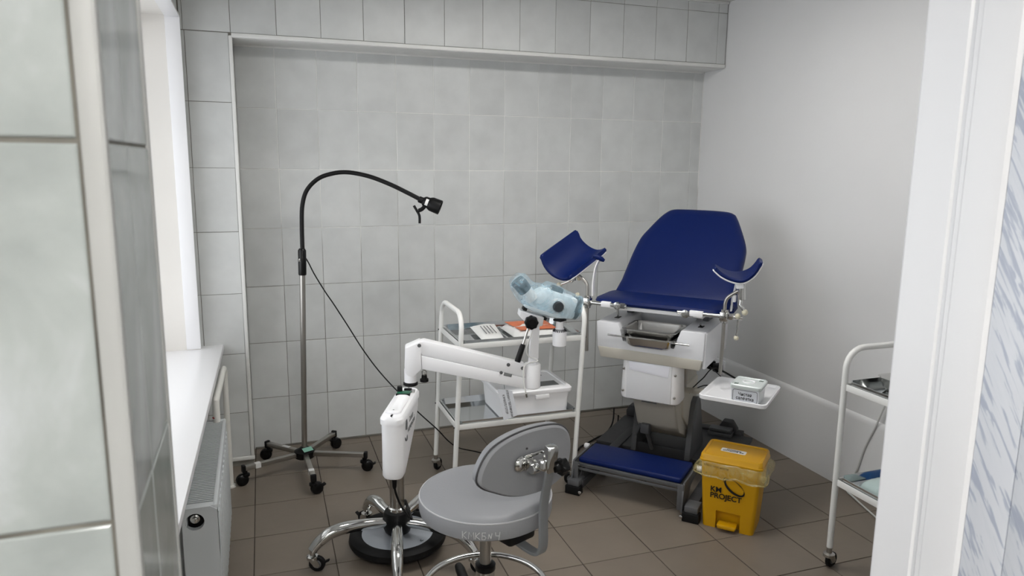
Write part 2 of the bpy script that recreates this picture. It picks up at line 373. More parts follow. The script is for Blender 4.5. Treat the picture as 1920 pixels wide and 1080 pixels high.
obj('trim_7', tj, 'trim_jamb', None, 'structure')
obj('trim_8', MB().box((JX - 0.004, FYF - 0.003, 1.2), (0.012, 0.010, 2.4), bev=0.003), 'trim_jamb', None, 'structure')
RX = 1.056
slab('wall_front_right', RX + 0.004, 3.1, FYN, FYF - 0.002, 0, CEIL, 'paint')
slab('wall_front_top', JX - 0.002, RX + 0.01, FYN + 0.002, FYF - 0.002, 2.15, CEIL, 'paint')
d1 = bpy.data.objects.new('door_1', None); COL.objects.link(d1); d1['kind'] = 'structure'
pb = MB(); prof = [(FYF + 0.002, 0.012), (FYF + 0.002, -0.004), (FYF - 0.002, -0.006), (-3.141, -0.006), (-3.144, -0.0025), (-3.150, -0.0025), (-3.153, -0.0055), (-3.160, -0.0055), (-3.162, -0.0065), (-3.208, -0.0065), (-3.216, -0.0045), (-3.221, 0.001), (-3.221, 0.012)]
pb.prism(prof, lambda a, b, d: Vector((RX + b, a, d)), 0, 2.15); obj('door_frame', pb, 'pvc', d1, angle=25)
for y0, y1 in ((-3.2835, -3.2215), (-3.346, -3.2845)):
    obj('marble_panel', MB().box((RX + 0.004, (y0 + y1) / 2, 1.07), (0.008, y1 - y0, 2.14), bev=0.0012), 'marble_panel', d1)

# corridor behind the camera
slab('wall_corridor_back', -1.7, 3.1, -5.7, -5.6, 0, CEIL, 'paint_corridor')
slab('wall_corridor_left', -1.7, -1.6, -5.7, FYN, 0, CEIL, 'paint_corridor')
slab('wall_corridor_right', 3.0, 3.1, -5.7, FYN, 0, CEIL, 'paint_corridor')
slab('wall_outer_left', -1.7, -1.6, FYN, -3.0, 0, CEIL, 'paint_corridor')
def ceiling_light(x, y, label, m):
    t = thing('ceiling_light', label, 'ceiling light', (x, y, CEIL))
    obj('housing', MB().box((0, 0, -0.02), (1.22, 0.32, 0.04), bev=0.006), 'enamel', t)
    obj('diffuser', MB().box((0, 0, -0.045), (1.16, 0.26, 0.012), bev=0.004), m, t)
ceiling_light(0.2, -4.9, 'long white ceiling light in the corridor behind the doorway', 'diffuser_corridor')
ceiling_light(1.3, -1.5, 'long white ceiling light above the middle of the tiled room', 'diffuser_room')

# ---------------------------------------------------------------- casters
def caster(parent, x, y, z, r, ang, wm='rubber', fm='chrome', brake=True, twin=False):
    """fork under (x, y, z); wheel of radius r on the floor, trailing towards ang"""
    dx, dy = math.cos(ang), math.sin(ang); o = 0.55 * r; cx, cy = x + dx * o, y + dy * o
    R = Matrix.Rotation(ang, 3, 'Z'); m = MB(); m.cyl((x, y, r * 1.55), (x, y, z + 0.004), r * 0.34)
    m.lathe([(r * 0.3, r * 1.5), (r * 0.72, r * 1.6), (r * 0.72, r * 1.95), (r * 0.4, r * 2.1)], (x, y, 0), n=18)
    w = r * (1.15 if twin else 0.62)
    if not twin:
        for s in (-1, 1):
            pl = [(-0.62 * r, r * 1.85), (0.5 * r, r * 1.85), (o + 0.42 * r, r * 0.95), (o + 0.2 * r, r * 0.62), (o - 0.25 * r, r * 0.7)]
            m.prism(pl, lambda a, b, d: Vector((x, y, b)) + R @ Vector((a, d, 0)), s * w * 0.58, s * w * 0.72)
        m.prism([(-0.62 * r, r * 1.75), (0.5 * r, r * 1.75), (0.5 * r, r * 1.9), (-0.62 * r, r * 1.9)], lambda a, b, d: Vector((x, y, b)) + R @ Vector((a, d, 0)), -w * 0.7, w * 0.7)
    else:
        m.lathe([(r * 0.98, -w * 0.16), (r * 1.06, -w * 0.14), (r * 1.06, w * 0.14), (r * 0.98, w * 0.16)], (cx, cy, r * 1.03), R @ Vector((0, 1, 0)), 22)
    c = obj('caster', m, fm, parent)
    wh = MB(); ax = R @ Vector((0, 1, 0))
    if twin:
        for s in (-1, 1): wh.lathe([(r * 0.5, w * 0.17), (r * 0.93, w * 0.17), (r, w * 0.26), (r * 0.97, w * 0.42), (r * 0.7, w * 0.55), (r * 0.3, w * 0.6)], (cx, cy, r), ax * s, 22)
    else:
        wh.lathe([(r * 0.55, -w * 0.44), (r * 0.88, -w * 0.44), (r, -w * 0.28), (r, w * 0.28), (r * 0.88, w * 0.44), (r * 0.55, w * 0.44)], (cx, cy, r), ax, 24)
    obj('wheel', wh, wm, c)
    if not twin: obj('hub_cap', MB().lathe([(r * 0.5, -w * 0.5), (r * 0.55, -w * 0.44), (r * 0.55, w * 0.44), (r * 0.5, w * 0.5)], (cx, cy, r), ax, 18), 'grey_metal', c)
    if brake:
        b = MB().box(Vector((cx, cy, r * 1.25)) + R @ Vector((r * 1.05, 0, 0)), (r * 1.0, w * 0.7, r * 0.22), Matrix.Rotation(ang, 3, 'Z') @ Matrix.Rotation(-0.5, 3, 'Y'), bev=r * 0.06)
        obj('brake_pedal', b, 'black', c)
    return c

# ---------------------------------------------------------------- radiator and its pipe
t = thing('radiator', 'white panel radiator with a slotted top grille under the window sill', 'radiator', (-0.12, -1.32, 0))
R0 = Vector((-0.12, -1.32, 0)); L0, L1 = -0.39, 0.39
b = MB(); b.box((0.040, 0, 0.29), (0.014, 0.78, 0.41), bev=0.005); obj('front_panel', b, 'radiator', t)
b = MB()
for k in range(15): b.box((0.0485, L0 + 0.05 + k * 0.0485, 0.29), (0.005, 0.026, 0.35), bev=0.002)
obj('pressed_channel', b, 'radiator', t)['kind'] = 'stuff'
obj('back_panel', MB().box((-0.046, 0, 0.29), (0.014, 0.78, 0.41), bev=0.005), 'radiator', t)
b = MB(); b.box((0.041, 0, 0.497), (0.014, 0.78, 0.014), bev=0.003); b.box((-0.05, 0, 0.497), (0.014, 0.78, 0.014), bev=0.003)
for y in (L0 + 0.014, L1 - 0.008): b.box((-0.004, y, 0.497), (0.09, 0.026 if y < 0 else 0.014, 0.014), bev=0.003)
obj('grille_frame', b, 'radiator', t)
b = MB(); n = 56
for k in range(n):
    y = L0 + 0.03 + (0.73) * k / (n - 1); b.box((-0.0045, y, 0.497), (0.086, 0.0042, 0.008))
obj('grille_slat', b, 'radiator', t)['kind'] = 'stuff'
obj('convector', MB().box((-0.004, 0, 0.36), (0.06, 0.70, 0.12)), 'black', t)  # coloured black to paint in the shade between the grille slats
hx, hz, hr = -0.017, 0.458, 0.027
b = MB(); out = [(-0.053, 0.09), (0.047, 0.09), (0.047, 0.503), (-0.053, 0.503)]
ring = [(hx + hr * math.cos(2 * PI * k / 20 + PI / 4), hz + hr * math.sin(2 * PI * k / 20 + PI / 4)) for k in range(20)]
oo = []
for k in range(20):
    dx, dz = ring[k][0] - hx, ring[k][1] - hz; m_ = min(((0.047 - hx) / dx if dx > 1e-9 else 1e9), ((-0.053 - hx) / dx if dx < -1e-9 else 1e9), ((0.503 - hz) / dz if dz > 1e-9 else 1e9), ((0.09 - hz) / dz if dz < -1e-9 else 1e9))
    oo.append((hx + dx * m_, hz + dz * m_))
for y, f in ((L0 - 0.004, 0), ):
    A = b.ring([(x, y, z) for x, z in oo]); B = b.ring([(x, y, z) for x, z in ring]); C_ = b.ring([(x, y + 0.02, z) for x, z in ring]); D = b.ring([(x, y + 0.03, z) for x, z in oo])
    for k in range(20):
        j = (k + 1) % 20; b.bm.faces.new((A[k], A[j], B[j], B[k])); b.bm.faces.new((B[k], B[j], C_[j], C_[k])); b.bm.faces.new((A[k], A[j], D[j], D[k]))
for cx, cz in ((0.047, 0.09), (-0.053, 0.09)):
    pass
b.quad((-0.053, L0 - 0.004, 0.09), (0.047, L0 - 0.004, 0.09), (0.047, L0 - 0.004, 0.20), (-0.053, L0 - 0.004, 0.20))
obj('end_cover', b, 'radiator', t)
obj('cavity_shade', MB().box((-0.004, L0 + 0.03, 0.44), (0.085, 0.006, 0.1)), 'black', t)  # black plate standing in for the shade inside the end cover hole
b = MB(); b.lathe([(0.014, 0.0), (0.014, 0.016), (0.009, 0.018), (0.009, 0.026), (0.004, 0.028)], (hx, L0 + 0.024, hz + 0.004), (0, -1, 0), 18); obj('blanking_plug', b, 'chrome', t)
obj('end_cover', MB().box((-0.004, L1 + 0.002, 0.30), (0.1, 0.006, 0.41), bev=0.002), 'radiator', t)
b = MB(); b.cyl((0.012, L1 - 0.01, 0.50), (0.012, L1 - 0.01, 0.516), 0.005); b.ball((0.012, L1 - 0.012, 0.519), 0.009, (1.6, 1.2, 0.7)); obj('vent_handle', b, 'red_handle', t)
for y in (-0.25, 0.25):
    obj('wall_bracket', MB().box((-0.066, y, 0.3), (0.03, 0.04, 0.3), bev=0.003), 'radiator', t)
b = MB(); px, py = -0.092, -0.446
pts = catmull([(px, py, 0.0), (px, py, 0.3), (px, py, 0.54), (px - 0.001, py - 0.012, 0.578), (px - 0.002, py - 0.05, 0.592), (px - 0.006, py - 0.25, 0.592), (px - 0.012, py - 0.46, 0.590), (px - 0.014, py - 0.49, 0.575), (px - 0.014, py - 0.495, 0.5)], 5)
b.tube(pts, 0.0135, 12); o = obj('heating_pipe', b, 'enamel_pipe'); tag(o, 'white heating pipe bent down to the floor behind the radiator', 'pipe')
obj('floor_collar', MB().lathe([(0.014, 0), (0.024, 0), (0.022, 0.008), (0.014, 0.01)], (px, py, 0.0)), 'enamel_pipe', o)

# ---------------------------------------------------------------- examination lamp
LX, LY = 0.256, -0.345
t = thing('examination_lamp', 'black gooseneck examination lamp on a steel pole with five castors', 'lamp', (LX, LY, 0))
b = MB(); b.lathe([(0.03, 0.062), (0.046, 0.064), (0.05, 0.085), (0.05, 0.098), (0.030, 0.108), (0.022, 0.116), (0.016, 0.118)], n=30); obj('hub', b, 'black', t)
obj('sticker', MB().box((0.014, -0.027, 0.112), (0.05, 0.028, 0.0012), Matrix.Rotation(0.42, 3, 'Z') @ Matrix.Rotation(0.42, 3, 'X')), 'green_sticker', t, label='small pale green inventory sticker')
for k, (x, y) in enumerate(((-0.025, -0.445), (0.275, -0.65), (0.536, -0.46), (0.419, -0.125), (0.086, -0.165))):
    d = Vector((x - LX, y - LY, 0)); ln = d.length; d.normalize(); a = math.atan2(d.y, d.x); R = Matrix.Rotation(a, 3, 'Z')
    lg = obj('leg', MB().box(d * (0.035 + (ln - 0.035) / 2) + Vector((0, 0, 0.084)), (ln - 0.02, 0.024, 0.022), R, bev=0.002), 'steel', t)
    if k in (0, 1): obj('tape', MB().box(d * (ln * 0.80) + Vector((0, 0, 0.084)), (0.026, 0.0255, 0.0235), R), 'paper', lg, label='strip of white tape')
    if k == 4: obj('tape', MB().box(d * (ln * 0.5) + Vector((0, 0, 0.0955)), (0.045, 0.02, 0.001), R), 'paper', lg, label='strip of white tape')
    obj('leg_cap', MB().box(d * (ln + 0.008) + Vector((0, 0, 0.082)), (0.016, 0.027, 0.036), R, bev=0.003), 'black', lg)
    caster(t, d.x * ln, d.y * ln, 0.088, 0.028, (3.3, 0.25, -0.2, 0.5, 2.7)[k], 'black_gloss', 'black', k in (1, 2), True)
PX1, PZ1 = 0.0235, 1.001
b = MB(); b.cyl((0, 0, 0.11), (PX1, -0.006, PZ1), 0.0135, n=20); obj('pole', b, 'steel', t)
b = MB(); b.lathe([(0.0175, -0.005), (0.019, 0.0), (0.019, 0.115), (0.0155, 0.121), (0.0135, 0.124)], (PX1, -0.006, PZ1 - 0.004), (0.02, 0, 1), 22); hd = obj('handle_sleeve', b, 'black_gloss', t)
obj('sleeve_button', MB().box((PX1 - 0.012, -0.022, PZ1 + 0.065), (0.008, 0.004, 0.016), bev=0.001), 'chrome', hd)
gn = [(0.285, -0.335, 1.115), (0.288, -0.308, 1.235), (0.295, -0.294, 1.324), (0.318, -0.289, 1.395), (0.369, -0.298, 1.449), (0.431, -0.315, 1.475), (0.504, -0.339, 1.484), (0.6, -0.377, 1.467), (0.696, -0.417, 1.43), (0.779, -0.455, 1.388), (0.845, -0.484, 1.352)]
o0 = Vector((LX, LY, 0))
gp = catmull([Vector(p) - o0 for p in gn], 6)
b = MB(); b.tube(gp, 0.0105, 12); obj('gooseneck', b, 'black', t)
e0 = Vector(gn[-1]) - o0; ax = Vector((0.90, -0.33, -0.37)).normalized()
b = MB(); b.lathe([(0.012, -0.022), (0.016, -0.018), (0.016, 0.0), (0.021, 0.004), (0.026, 0.012), (0.027, 0.03), (0.031, 0.036), (0.0345, 0.045), (0.036, 0.09), (0.033, 0.092), (0.031, 0.08), (0.0, 0.078)], e0, ax, 30); lh = obj('lamp_head', b, 'black', t)
sd = ax.cross(Vector((0, 0, 1))).normalized(); up = sd.cross(ax)
b = MB(); rg = []
for q in (0.016, 0.030):
    rg.append([e0 + ax * q + (sd * math.cos(th) + up * math.sin(th)) * 0.0281 for th in [(-0.5 + 1.2 * k / 8) for k in range(9)]])
b.skin(rg, False); obj('label_strip', b, 'paper', lh)
b = MB(); h0 = e0 + ax * 0.018 - up * 0.022
b.tube(catmull([h0, h0 - up * 0.018 - ax * 0.008, h0 - up * 0.03 - ax * 0.02], 5), [0.010] * 10 + [0.009], 10)
h1 = h0 - up * 0.03 - ax * 0.02
b.tube(catmull([h1 - ax * 0.030 + up * 0.014, h1 - ax * 0.010 - up * 0.002, h1 + ax * 0.012 - up * 0.022, h1 + ax * 0.026 - up * 0.056], 6), 0.0065, 10); obj('focus_handle', b, 'black', lh)
cd = [(0.297, -0.348, 1.075), (0.31, -0.35, 1.05), (0.337, -0.352, 0.99), (0.385, -0.357, 0.902), (0.421, -0.362, 0.843), (0.483, -0.37, 0.735), (0.551, -0.40, 0.614), (0.621, -0.44, 0.509), (0.702, -0.50, 0.413), (0.79, -0.58, 0.32), (0.868, -0.65, 0.248), (0.93, -0.62, 0.17), (1.0, -0.556, 0.10), (1.11, -0.477, 0.035), (1.2, -0.48, 0.006), (1.3, -0.5, 0.004), (1.42, -0.53, 0.004), (1.60, -0.55, 0.004)]
b = MB(); b.tube(catmull([Vector(p) - o0 for p in cd], 5), 0.0032, 6); obj('power_cord', b, 'black', t)

# ---------------------------------------------------------------- instrument trolleys
def trolley(label, loc, rz, L, D, lean, group='white instrument trolleys'):
    t = thing('instrument_trolley', label, 'trolley', loc, rz, group); sh = lambda p: Vector((p[0] + lean * p[2], p[1], p[2]))
    def put(name, mb, m, par=t):
        for v in mb.bm.verts: v.co = sh(v.co)
        return obj(name, mb, m, par)
    for x in (0, L):
        pts = [(x, 0, 0.085), (x, 0, 0.4), (x, 0, 0.77)] + [(x, 0.075 - 0.075 * math.cos(a), 0.80 + 0.075 * math.sin(a)) for a in [PI / 2 * k / 6 for k in range(7)]]
        pts += [(x, D - 0.075 + 0.075 * math.sin(a), 0.80 + 0.075 * math.cos(a)) for a in [PI / 2 * k / 6 for k in range(7)]] + [(x, D, 0.77), (x, D, 0.4), (x, D, 0.085)]
        fr = put('end_frame', MB().tube(pts, 0.0115, 14), 'enamel')
        for y in (0, D):
            c = caster(t, x + lean * 0.08, y, 0.095, 0.030, random.uniform(0.6, 2.2) if y else random.uniform(1.8, 2.9), 'rubber', 'steel', False)
            for z in (0.73, 0.355): put('screw_cap', MB().ball((x - 0.0125 if x == 0 else x + 0.0125, y, z), 0.0035, n=8), 'black', fr)
    for z in (0.742, 0.367):
        b = MB()
        for y in (0.0, D): b.box((L / 2, y, z - 0.0125), (L - 0.016, 0.0045, 0.025), bev=0.0012)
        for x in (0.0, L): b.box((x, D / 2, z - 0.0125), (0.0045, D - 0.016, 0.025), bev=0.0012)
        rl = put('shelf_rail', b, 'enamel')
        b = MB(); e = 0.006; rr = [(-1, -1), (1, -1), (1, 1), (-1, 1)]
        def rect(w, d, zz, ch): return [(L / 2 + x, D / 2 + y, zz) for x, y in ((-w + ch, -d), (w - ch, -d), (w, -d + ch), (w, d - ch), (w - ch, d), (-w + ch, d), (-w, d - ch), (-w, -d + ch))]
        w, d = L / 2 - 0.006, D / 2 - 0.006
        b.skin([rect(w, d, z - 0.022, 0.02), rect(w, d, z + 0.012, 0.02), rect(w - 0.003, d - 0.003, z + 0.012, 0.019), rect(w - 0.012, d - 0.012, z - 0.017, 0.016)], True, True, True)
        put('shelf_tray', b, 'shelf_steel')
    return t
T1 = Vector((0.875, -0.93, 0)); T1L, T1D, T1N = 0.598, 0.36, 0.048
trolley('white tubular trolley against the tiled wall with packets and a lidded box on its shelves', T1, 0.0, T1L, T1D, T1N)
trolley('white tubular trolley standing by the white right wall beside the door frame', (2.112, -1.92, 0), -PI / 2, 0.60, 0.40, 0.0)
# packets on the top shelf (shelf surface at 0.725)
def pillow(corners, z0, h, seed, n=9, m='paper', name='packet', sag=0.3):
    """soft flat packet over four corners, thicker in the middle, with creases"""
    b = MB(); A, B, C_, D = [Vector(c) for c in corners]
    top, bot = [], []
    for i in range(n + 1):
        u = i / n; rt, rb = [], []
        for j in range(n + 1):
            v = j / n; p = A.lerp(B, u).lerp(D.lerp(C_, u), v); e = (math.sin(PI * u) * math.sin(PI * v)) ** sag
            k = noise.noise(Vector((p.x * 22 + seed, p.y * 22, seed))) * h * 0.35
            rt.append(Vector((p.x, p.y, p.z + z0 + 0.002 + h * e + abs(k) * min(1, e * 2)))); rb.append(Vector((p.x, p.y, p.z + z0)))
        top.append(rt); bot.append(rb)
    V = [[b.bm.verts.new(p) for p in r] for r in top]; W = [[b.bm.verts.new(p) for p in r] for r in bot]
    for i in range(n):
        for j in range(n):
            b.bm.faces.new((V[i][j], V[i + 1][j], V[i + 1][j + 1], V[i][j + 1])); b.bm.faces.new((W[i][j], W[i][j + 1], W[i + 1][j + 1], W[i + 1][j]))
    for i in range(n):
        b.bm.faces.new((V[i][0], W[i][0], W[i + 1][0], V[i + 1][0])); b.bm.faces.new((V[i][n], V[i + 1][n], W[i + 1][n], W[i][n]))
        b.bm.faces.new((V[0][i], V[0][i + 1], W[0][i + 1], W[0][i])); b.bm.faces.new((V[n][i], W[n][i], W[n][i + 1], V[n][i + 1]))
    return b
t = thing('paper_packet', 'crumpled white paper packet with printed lines on the trolley top shelf', 'packet', (1.09, -0.76, 0.726))
o0 = Vector((1.09, -0.76, 0.726)); q = lambda *p: [Vector((x, y, z)) - o0 for x, y, z in p]
ob = obj('plastic_liner', pillow(q((1.03, -0.90, 0.728), (1.16, -0.905, 0.727), (1.17, -0.66, 0.727), (1.06, -0.66, 0.727)), 0, 0.010, 3, sag=0.5), 'packet_blue', t, label='dark blue plastic backing')
pk = obj('wrapper', pillow(q((1.02, -0.90, 0.742), (1.125, -0.905, 0.742), (1.175, -0.60, 0.744), (1.04, -0.63, 0.744)), 0, 0.014, 1, 12), 'paper', t)
for k in range(4):
    x0 = 1.062 + 0.016 * k; obj('print_line', MB().tube([Vector((x0 + 0.01, -0.70, 0.7625)) - o0, Vector((x0 - 0.006, -0.85, 0.7625)) - o0], 0.0018, 5), 'print_line', pk)
t = thing('glove_packet', 'white packet with an orange printed face on the trolley top shelf', 'packet', (1.29, -0.76, 0.726))
o0 = Vector((1.29, -0.76, 0.726))
obj('bag_sheet', pillow(q((1.18, -0.90, 0.727), (1.42, -0.90, 0.727), (1.43, -0.66, 0.727), (1.2, -0.64, 0.727)), 0, 0.006, 8, sag=0.5), 'film_clear', t)
pk = obj('pack', pillow(q((1.19, -0.88, 0.734), (1.42, -0.885, 0.734), (1.43, -0.66, 0.734), (1.19, -0.64, 0.734)), 0, 0.034, 5, 12, sag=0.35), 'paper', t)
obj('orange_band', pillow(q((1.215, -0.765, 0.7665), (1.405, -0.775, 0.7665), (1.41, -0.68, 0.767), (1.205, -0.67, 0.767)), 0, 0.004, 5, 8, sag=0.35), 'orange', pk)
obj('orange_band', pillow(q((1.225, -0.852, 0.7655), (1.40, -0.855, 0.7655), (1.405, -0.79, 0.767), (1.215, -0.785, 0.767)), 0, 0.004, 5, 8, sag=0.35), 'orange', pk)
# lidded box on the lower shelf
t = thing('storage_box', 'white lidded plastic box on the lower trolley shelf', 'box', (1.285, -0.755, 0.351))
def tubshape(w0, d0, w1, d1, h, r, wall, m=None):
    b = MB(); R = lambda w, d, z, rr: [(x, y, z) for x, y in rrect(w, d, rr, 4)]
    b.skin([R(w0 - 0.02, d0 - 0.02, 0, r), R(w0, d0, 0.006, r), R(w1, d1, h, r), R(w1 - 2 * wall, d1 - 2 * wall, h, r), R(w0 - 2 * wall, d0 - 2 * wall, 0.01, r)], True, True, True); return b
obj('tub', tubshape(0.335, 0.275, 0.352, 0.292, 0.115, 0.02, 0.003), 'plastic_white', t)
b = MB(); R = lambda w, d, z, rr: [(x, y, z) for x, y in rrect(w, d, rr, 4)]
b.skin([R(0.368, 0.308, 0.112, 0.022), R(0.372, 0.312, 0.118, 0.022), R(0.372, 0.312, 0.131, 0.022), R(0.36, 0.30, 0.137, 0.02), R(0.33, 0.27, 0.137, 0.02), R(0.325, 0.265, 0.132, 0.02)], True, True, True); ld = obj('lid', b, 'plastic_white', t)
obj('lid_label', MB().box((0.09, -0.06, 0.1325), (0.10, 0.07, 0.0006)), 'grey_label', ld)
obj('lid_label', MB().box((0.07, 0.09, 0.1325), (0.09, 0.04, 0.0006)), 'grey_label', ld)
obj('side_clip', MB().box((0.03, -0.153, 0.10), (0.07, 0.008, 0.022), bev=0.003), 'plastic_white', t)
# things on the right-hand trolley
t = thing('steel_dish', 'shallow steel instrument dish on the right trolley top shelf', 'dish', (2.30, -2.075, 0.7285))
b = MB(); R = lambda w, d, z, rr: [(x, y, z) for x, y in rrect(w, d, rr, 5)]
b.skin([R(0.13, 0.20, 0, 0.03), R(0.15, 0.22, 0.012, 0.035), R(0.17, 0.24, 0.045, 0.04), R(0.18, 0.25, 0.047, 0.042), R(0.17, 0.24, 0.044, 0.04), R(0.145, 0.215, 0.01, 0.035)], True, True, True); obj('pan', b, 'steel_tray', t)
t = thing('wipe_packet', 'pale teal soft plastic packet on the lower shelf of the right trolley', 'packet', (2.215, -2.045, 0.356)); o0 = Vector((2.19, -2.01, 0.351))
obj('pouch', pillow(q((2.125, -2.09, 0.352), (2.235, -2.09, 0.352), (2.26, -1.945, 0.352), (2.135, -1.945, 0.352)), 0, 0.042, 11, 10, sag=0.45), 'teal_pack', t)
obj('end_seal', pillow(q((2.15, -2.14, 0.352), (2.24, -2.14, 0.352), (2.24, -2.085, 0.352), (2.13, -2.085, 0.352)), 0, 0.03, 12, 6, sag=0.5), 'film_clear', t)
t = thing('blue_packet', 'small blue wrapped packet behind the teal one on the right trolley', 'packet', (2.33, -1.99, 0.351)); o0 = Vector((2.33, -1.99, 0.351))
obj('pouch', pillow(q((2.28, -2.04, 0.352), (2.40, -2.04, 0.352), (2.40, -1.95, 0.352), (2.28, -1.95, 0.352)), 0, 0.03, 14, 8, sag=0.4), 'blue_pack', t)
b = MB(); b.tube(catmull([(2.699, -1.64, 0.62), (2.699, -1.60, 0.52), (2.698, -1.585, 0.50), (2.698, -1.54, 0.37), (2.698, -1.49, 0.245), (2.696, -1.46, 0.128), (2.685, -1.42, 0.02), (2.66, -1.5, 0.006), (2.6, -1.7, 0.005)], 5), 0.0042, 8)
tag(obj('grey_cable', b, 'trim_grey'), 'thin pale grey cable hanging down the right wall behind the trolley', 'cable')
# socket with plugs on the right wall behind the chair
t = thing('wall_socket', 'white double wall socket with black plugs low behind the blue chair', 'socket', (XR, -0.33, 0.33))
obj('plate', MB().box((-0.008, 0, 0), (0.016, 0.15, 0.085), bev=0.003), 'plastic_white', t)
for y in (-0.036, 0.036): obj('plug', MB().box((-0.035, y, -0.005), (0.05, 0.044, 0.05), bev=0.006), 'black', t)

# ---------------------------------------------------------------- colposcope on its five-legged stand
O = Vector((0.558, -1.25, 0))
t = thing('colposcope', 'white colposcope with a wrapped head on a chrome five-legged castor stand', 'colposcope', O)
w = lambda x, y, z: Vector((x, y, z)) - O
b = MB(); b.lathe([(0.03, 0.075), (0.05, 0.078), (0.056, 0.095), (0.056, 0.145), (0.050, 0.163), (0.034, 0.168)], n=30); obj('hub', b, 'black', t)
b = MB(); b.lathe([(0.125, 0.052), (0.168, 0.034), (0.186, 0.036), (0.193, 0.048), (0.190, 0.066), (0.176, 0.076), (0.150, 0.076), (0.136, 0.066)], n=48); dr = obj('weight_ring', b, 'rubber', t)
b = MB(); b.lathe([(0.02, 0.060), (0.142, 0.060), (0.142, 0.070), (0.02, 0.072)], n=48); obj('weight_plate', b, 'grey_label', t).data.materials[0] = mat('plate_silver', (178, 184, 192), 0.35, 0.4)
obj('chalk_mark', MB().tube([(0.07, -0.10, 0.0715), (0.076, -0.092, 0.0715), (0.072, -0.106, 0.0715), (0.083, -0.099, 0.0715)], 0.001, 5), 'ink', dr)
for k, (x, y, ca_) in enumerate(((0.222, -1.312, -0.35), (0.466, -1.03, 2.2), (0.492, -1.60, -1.2), (0.80, -1.515, -0.6), (0.80, -1.02, 0.9))):
    d = w(x, y, 0); ln = d.length; d.normalize(); z0 = 0.12
    pts = catmull([d * 0.045 + Vector((0, 0, 0.122)), d * 0.12 + Vector((0, 0, 0.134)), d * (ln * 0.62) + Vector((0, 0, 0.142)), d * (ln * 0.80) + Vector((0, 0, 0.134)), d * (ln * 0.93) + Vector((0, 0, 0.108)), d * ln + Vector((0, 0, 0.082))], 6)
    nn = len(pts); lg = obj('leg', MB().tube(pts, [0.0185 + 0.005 * math.sin(PI * min(1, i / nn * 1.1)) for i in range(nn)], 16), 'chrome', t)
    caster(t, d.x * ln, d.y * ln, 0.085, 0.031, ca_, 'rubber', 'chrome', True)
    if k == 3: obj('brake_ball', MB().ball(d * (ln + 0.0) + Vector((0.02, 0.03, 0.055)), 0.011), 'chrome', lg)
b = MB(); b.cyl((0, 0, 0.15), (0, 0, 0.53), 0.0288, n=28); obj('pole', b, 'steel', t)
obj('pole_collar', MB().lathe([(0.030, 0.163), (0.036, 0.166), (0.035, 0.178), (0.030, 0.182)], n=24), 'chrome', t)
# control box, long axis a, tapering to its foot on the pole
A = Vector((0.377, 0.926, 0)); B = Vector((0.926, -0.377, 0)); F0 = (w(0.467, -1.45, 0) + w(0.536, -1.484, 0)) / 2
def bxring(l0, l1, wd, z, r=0.033, n=6): return [F0 + A * yy + B * xx + Vector((0, 0, z)) for xx, yy in rrect(wd, l1 - l0, min(r, (l1 - l0) / 2 - 0.002), n, 0, (l0 + l1) / 2)]
b = MB(); W0 = 0.080
b.skin([bxring(0.006, 0.066, W0 - 0.012, 0.392, 0.026), bxring(0.0, 0.085, W0, 0.402), bxring(0.0, 0.155, W0, 0.436), bxring(0.0, 0.275, W0, 0.50), bxring(0.0, 0.352, W0, 0.552), bxring(0, 0.362, W0, 0.565), bxring(0.0, 0.362, W0, 0.604)]); bx = obj('control_box', b, 'plastic_white', t)
b = MB(); b.skin([bxring(-0.004, 0.366, W0 + 0.008, 0.601), bxring(-0.004, 0.366, W0 + 0.008, 0.621), bxring(0.002, 0.360, W0 - 0.004, 0.631), bxring(0.012, 0.35, W0 - 0.022, 0.633)]); lid = obj('box_lid', b, 'plastic_white', t)
b = MB(); b.skin([bxring(0.03, 0.235, 0.056, 0.6325, 0.02), bxring(0.03, 0.235, 0.056, 0.639, 0.02), bxring(0.036, 0.229, 0.046, 0.643, 0.018), bxring(0.05, 0.215, 0.036, 0.643, 0.012), bxring(0.055, 0.21, 0.03, 0.6395, 0.01)]); obj('handle_panel', b, 'plastic_white', lid)
obj('panel_screw', MB().lathe([(0.004, 0), (0.004, 0.002), (0.002, 0.003)], F0 + A * 0.052 + Vector((0, 0, 0.6405))), 'chrome', lid)
b = MB(); c0 = F0 + A * 0.262 - B * 0.004 + Vector((0, 0, 0.637)); Ra = Matrix.Rotation(math.atan2(A.y, A.x) - PI / 2, 3, 'Z'); b.box(c0, (0.05, 0.036, 0.012), Ra, bev=0.001); obj('circuit_board', b, 'pcb_green', lid)
obj('board_edge', MB().box(c0 - A * 0.012 - Vector((0, 0, 0.001)), (0.054, 0.02, 0.011), Ra, bev=0.001), 'black', lid)
obj('dial', MB().lathe([(0.011, 0), (0.010, 0.028), (0.008, 0.03)], F0 + A * 0.275 - B * 0.022 + Vector((0, 0, 0.632)), n=20), 'black', lid)
obj('switch', MB().box(F0 + A * 0.30 + B * 0.006 + Vector((0, 0, 0.640)), (0.03, 0.012, 0.012), Ra, bev=0.002), 'black', lid)
obj('connector', MB().box(F0 + A * 0.292 + B * 0.026 + Vector((0, 0, 0.637)), (0.018, 0.022, 0.008), Ra, bev=0.001), 'chrome', lid)
mt = frame(F0 + A * 0.16 + B * (W0 / 2 + 0.0006) + Vector((0, 0, 0.558)), A, (0, 0, 1))
writing('maker_name', ['Сканер', 'медицинский'], 0.030, 'print_line', bx, mt @ Matrix.Translation((0.02, 0, 0)), 0.95, 'CENTER', 0.0, 0.72).data.materials[0] = M['grey_metal']
b = MB()
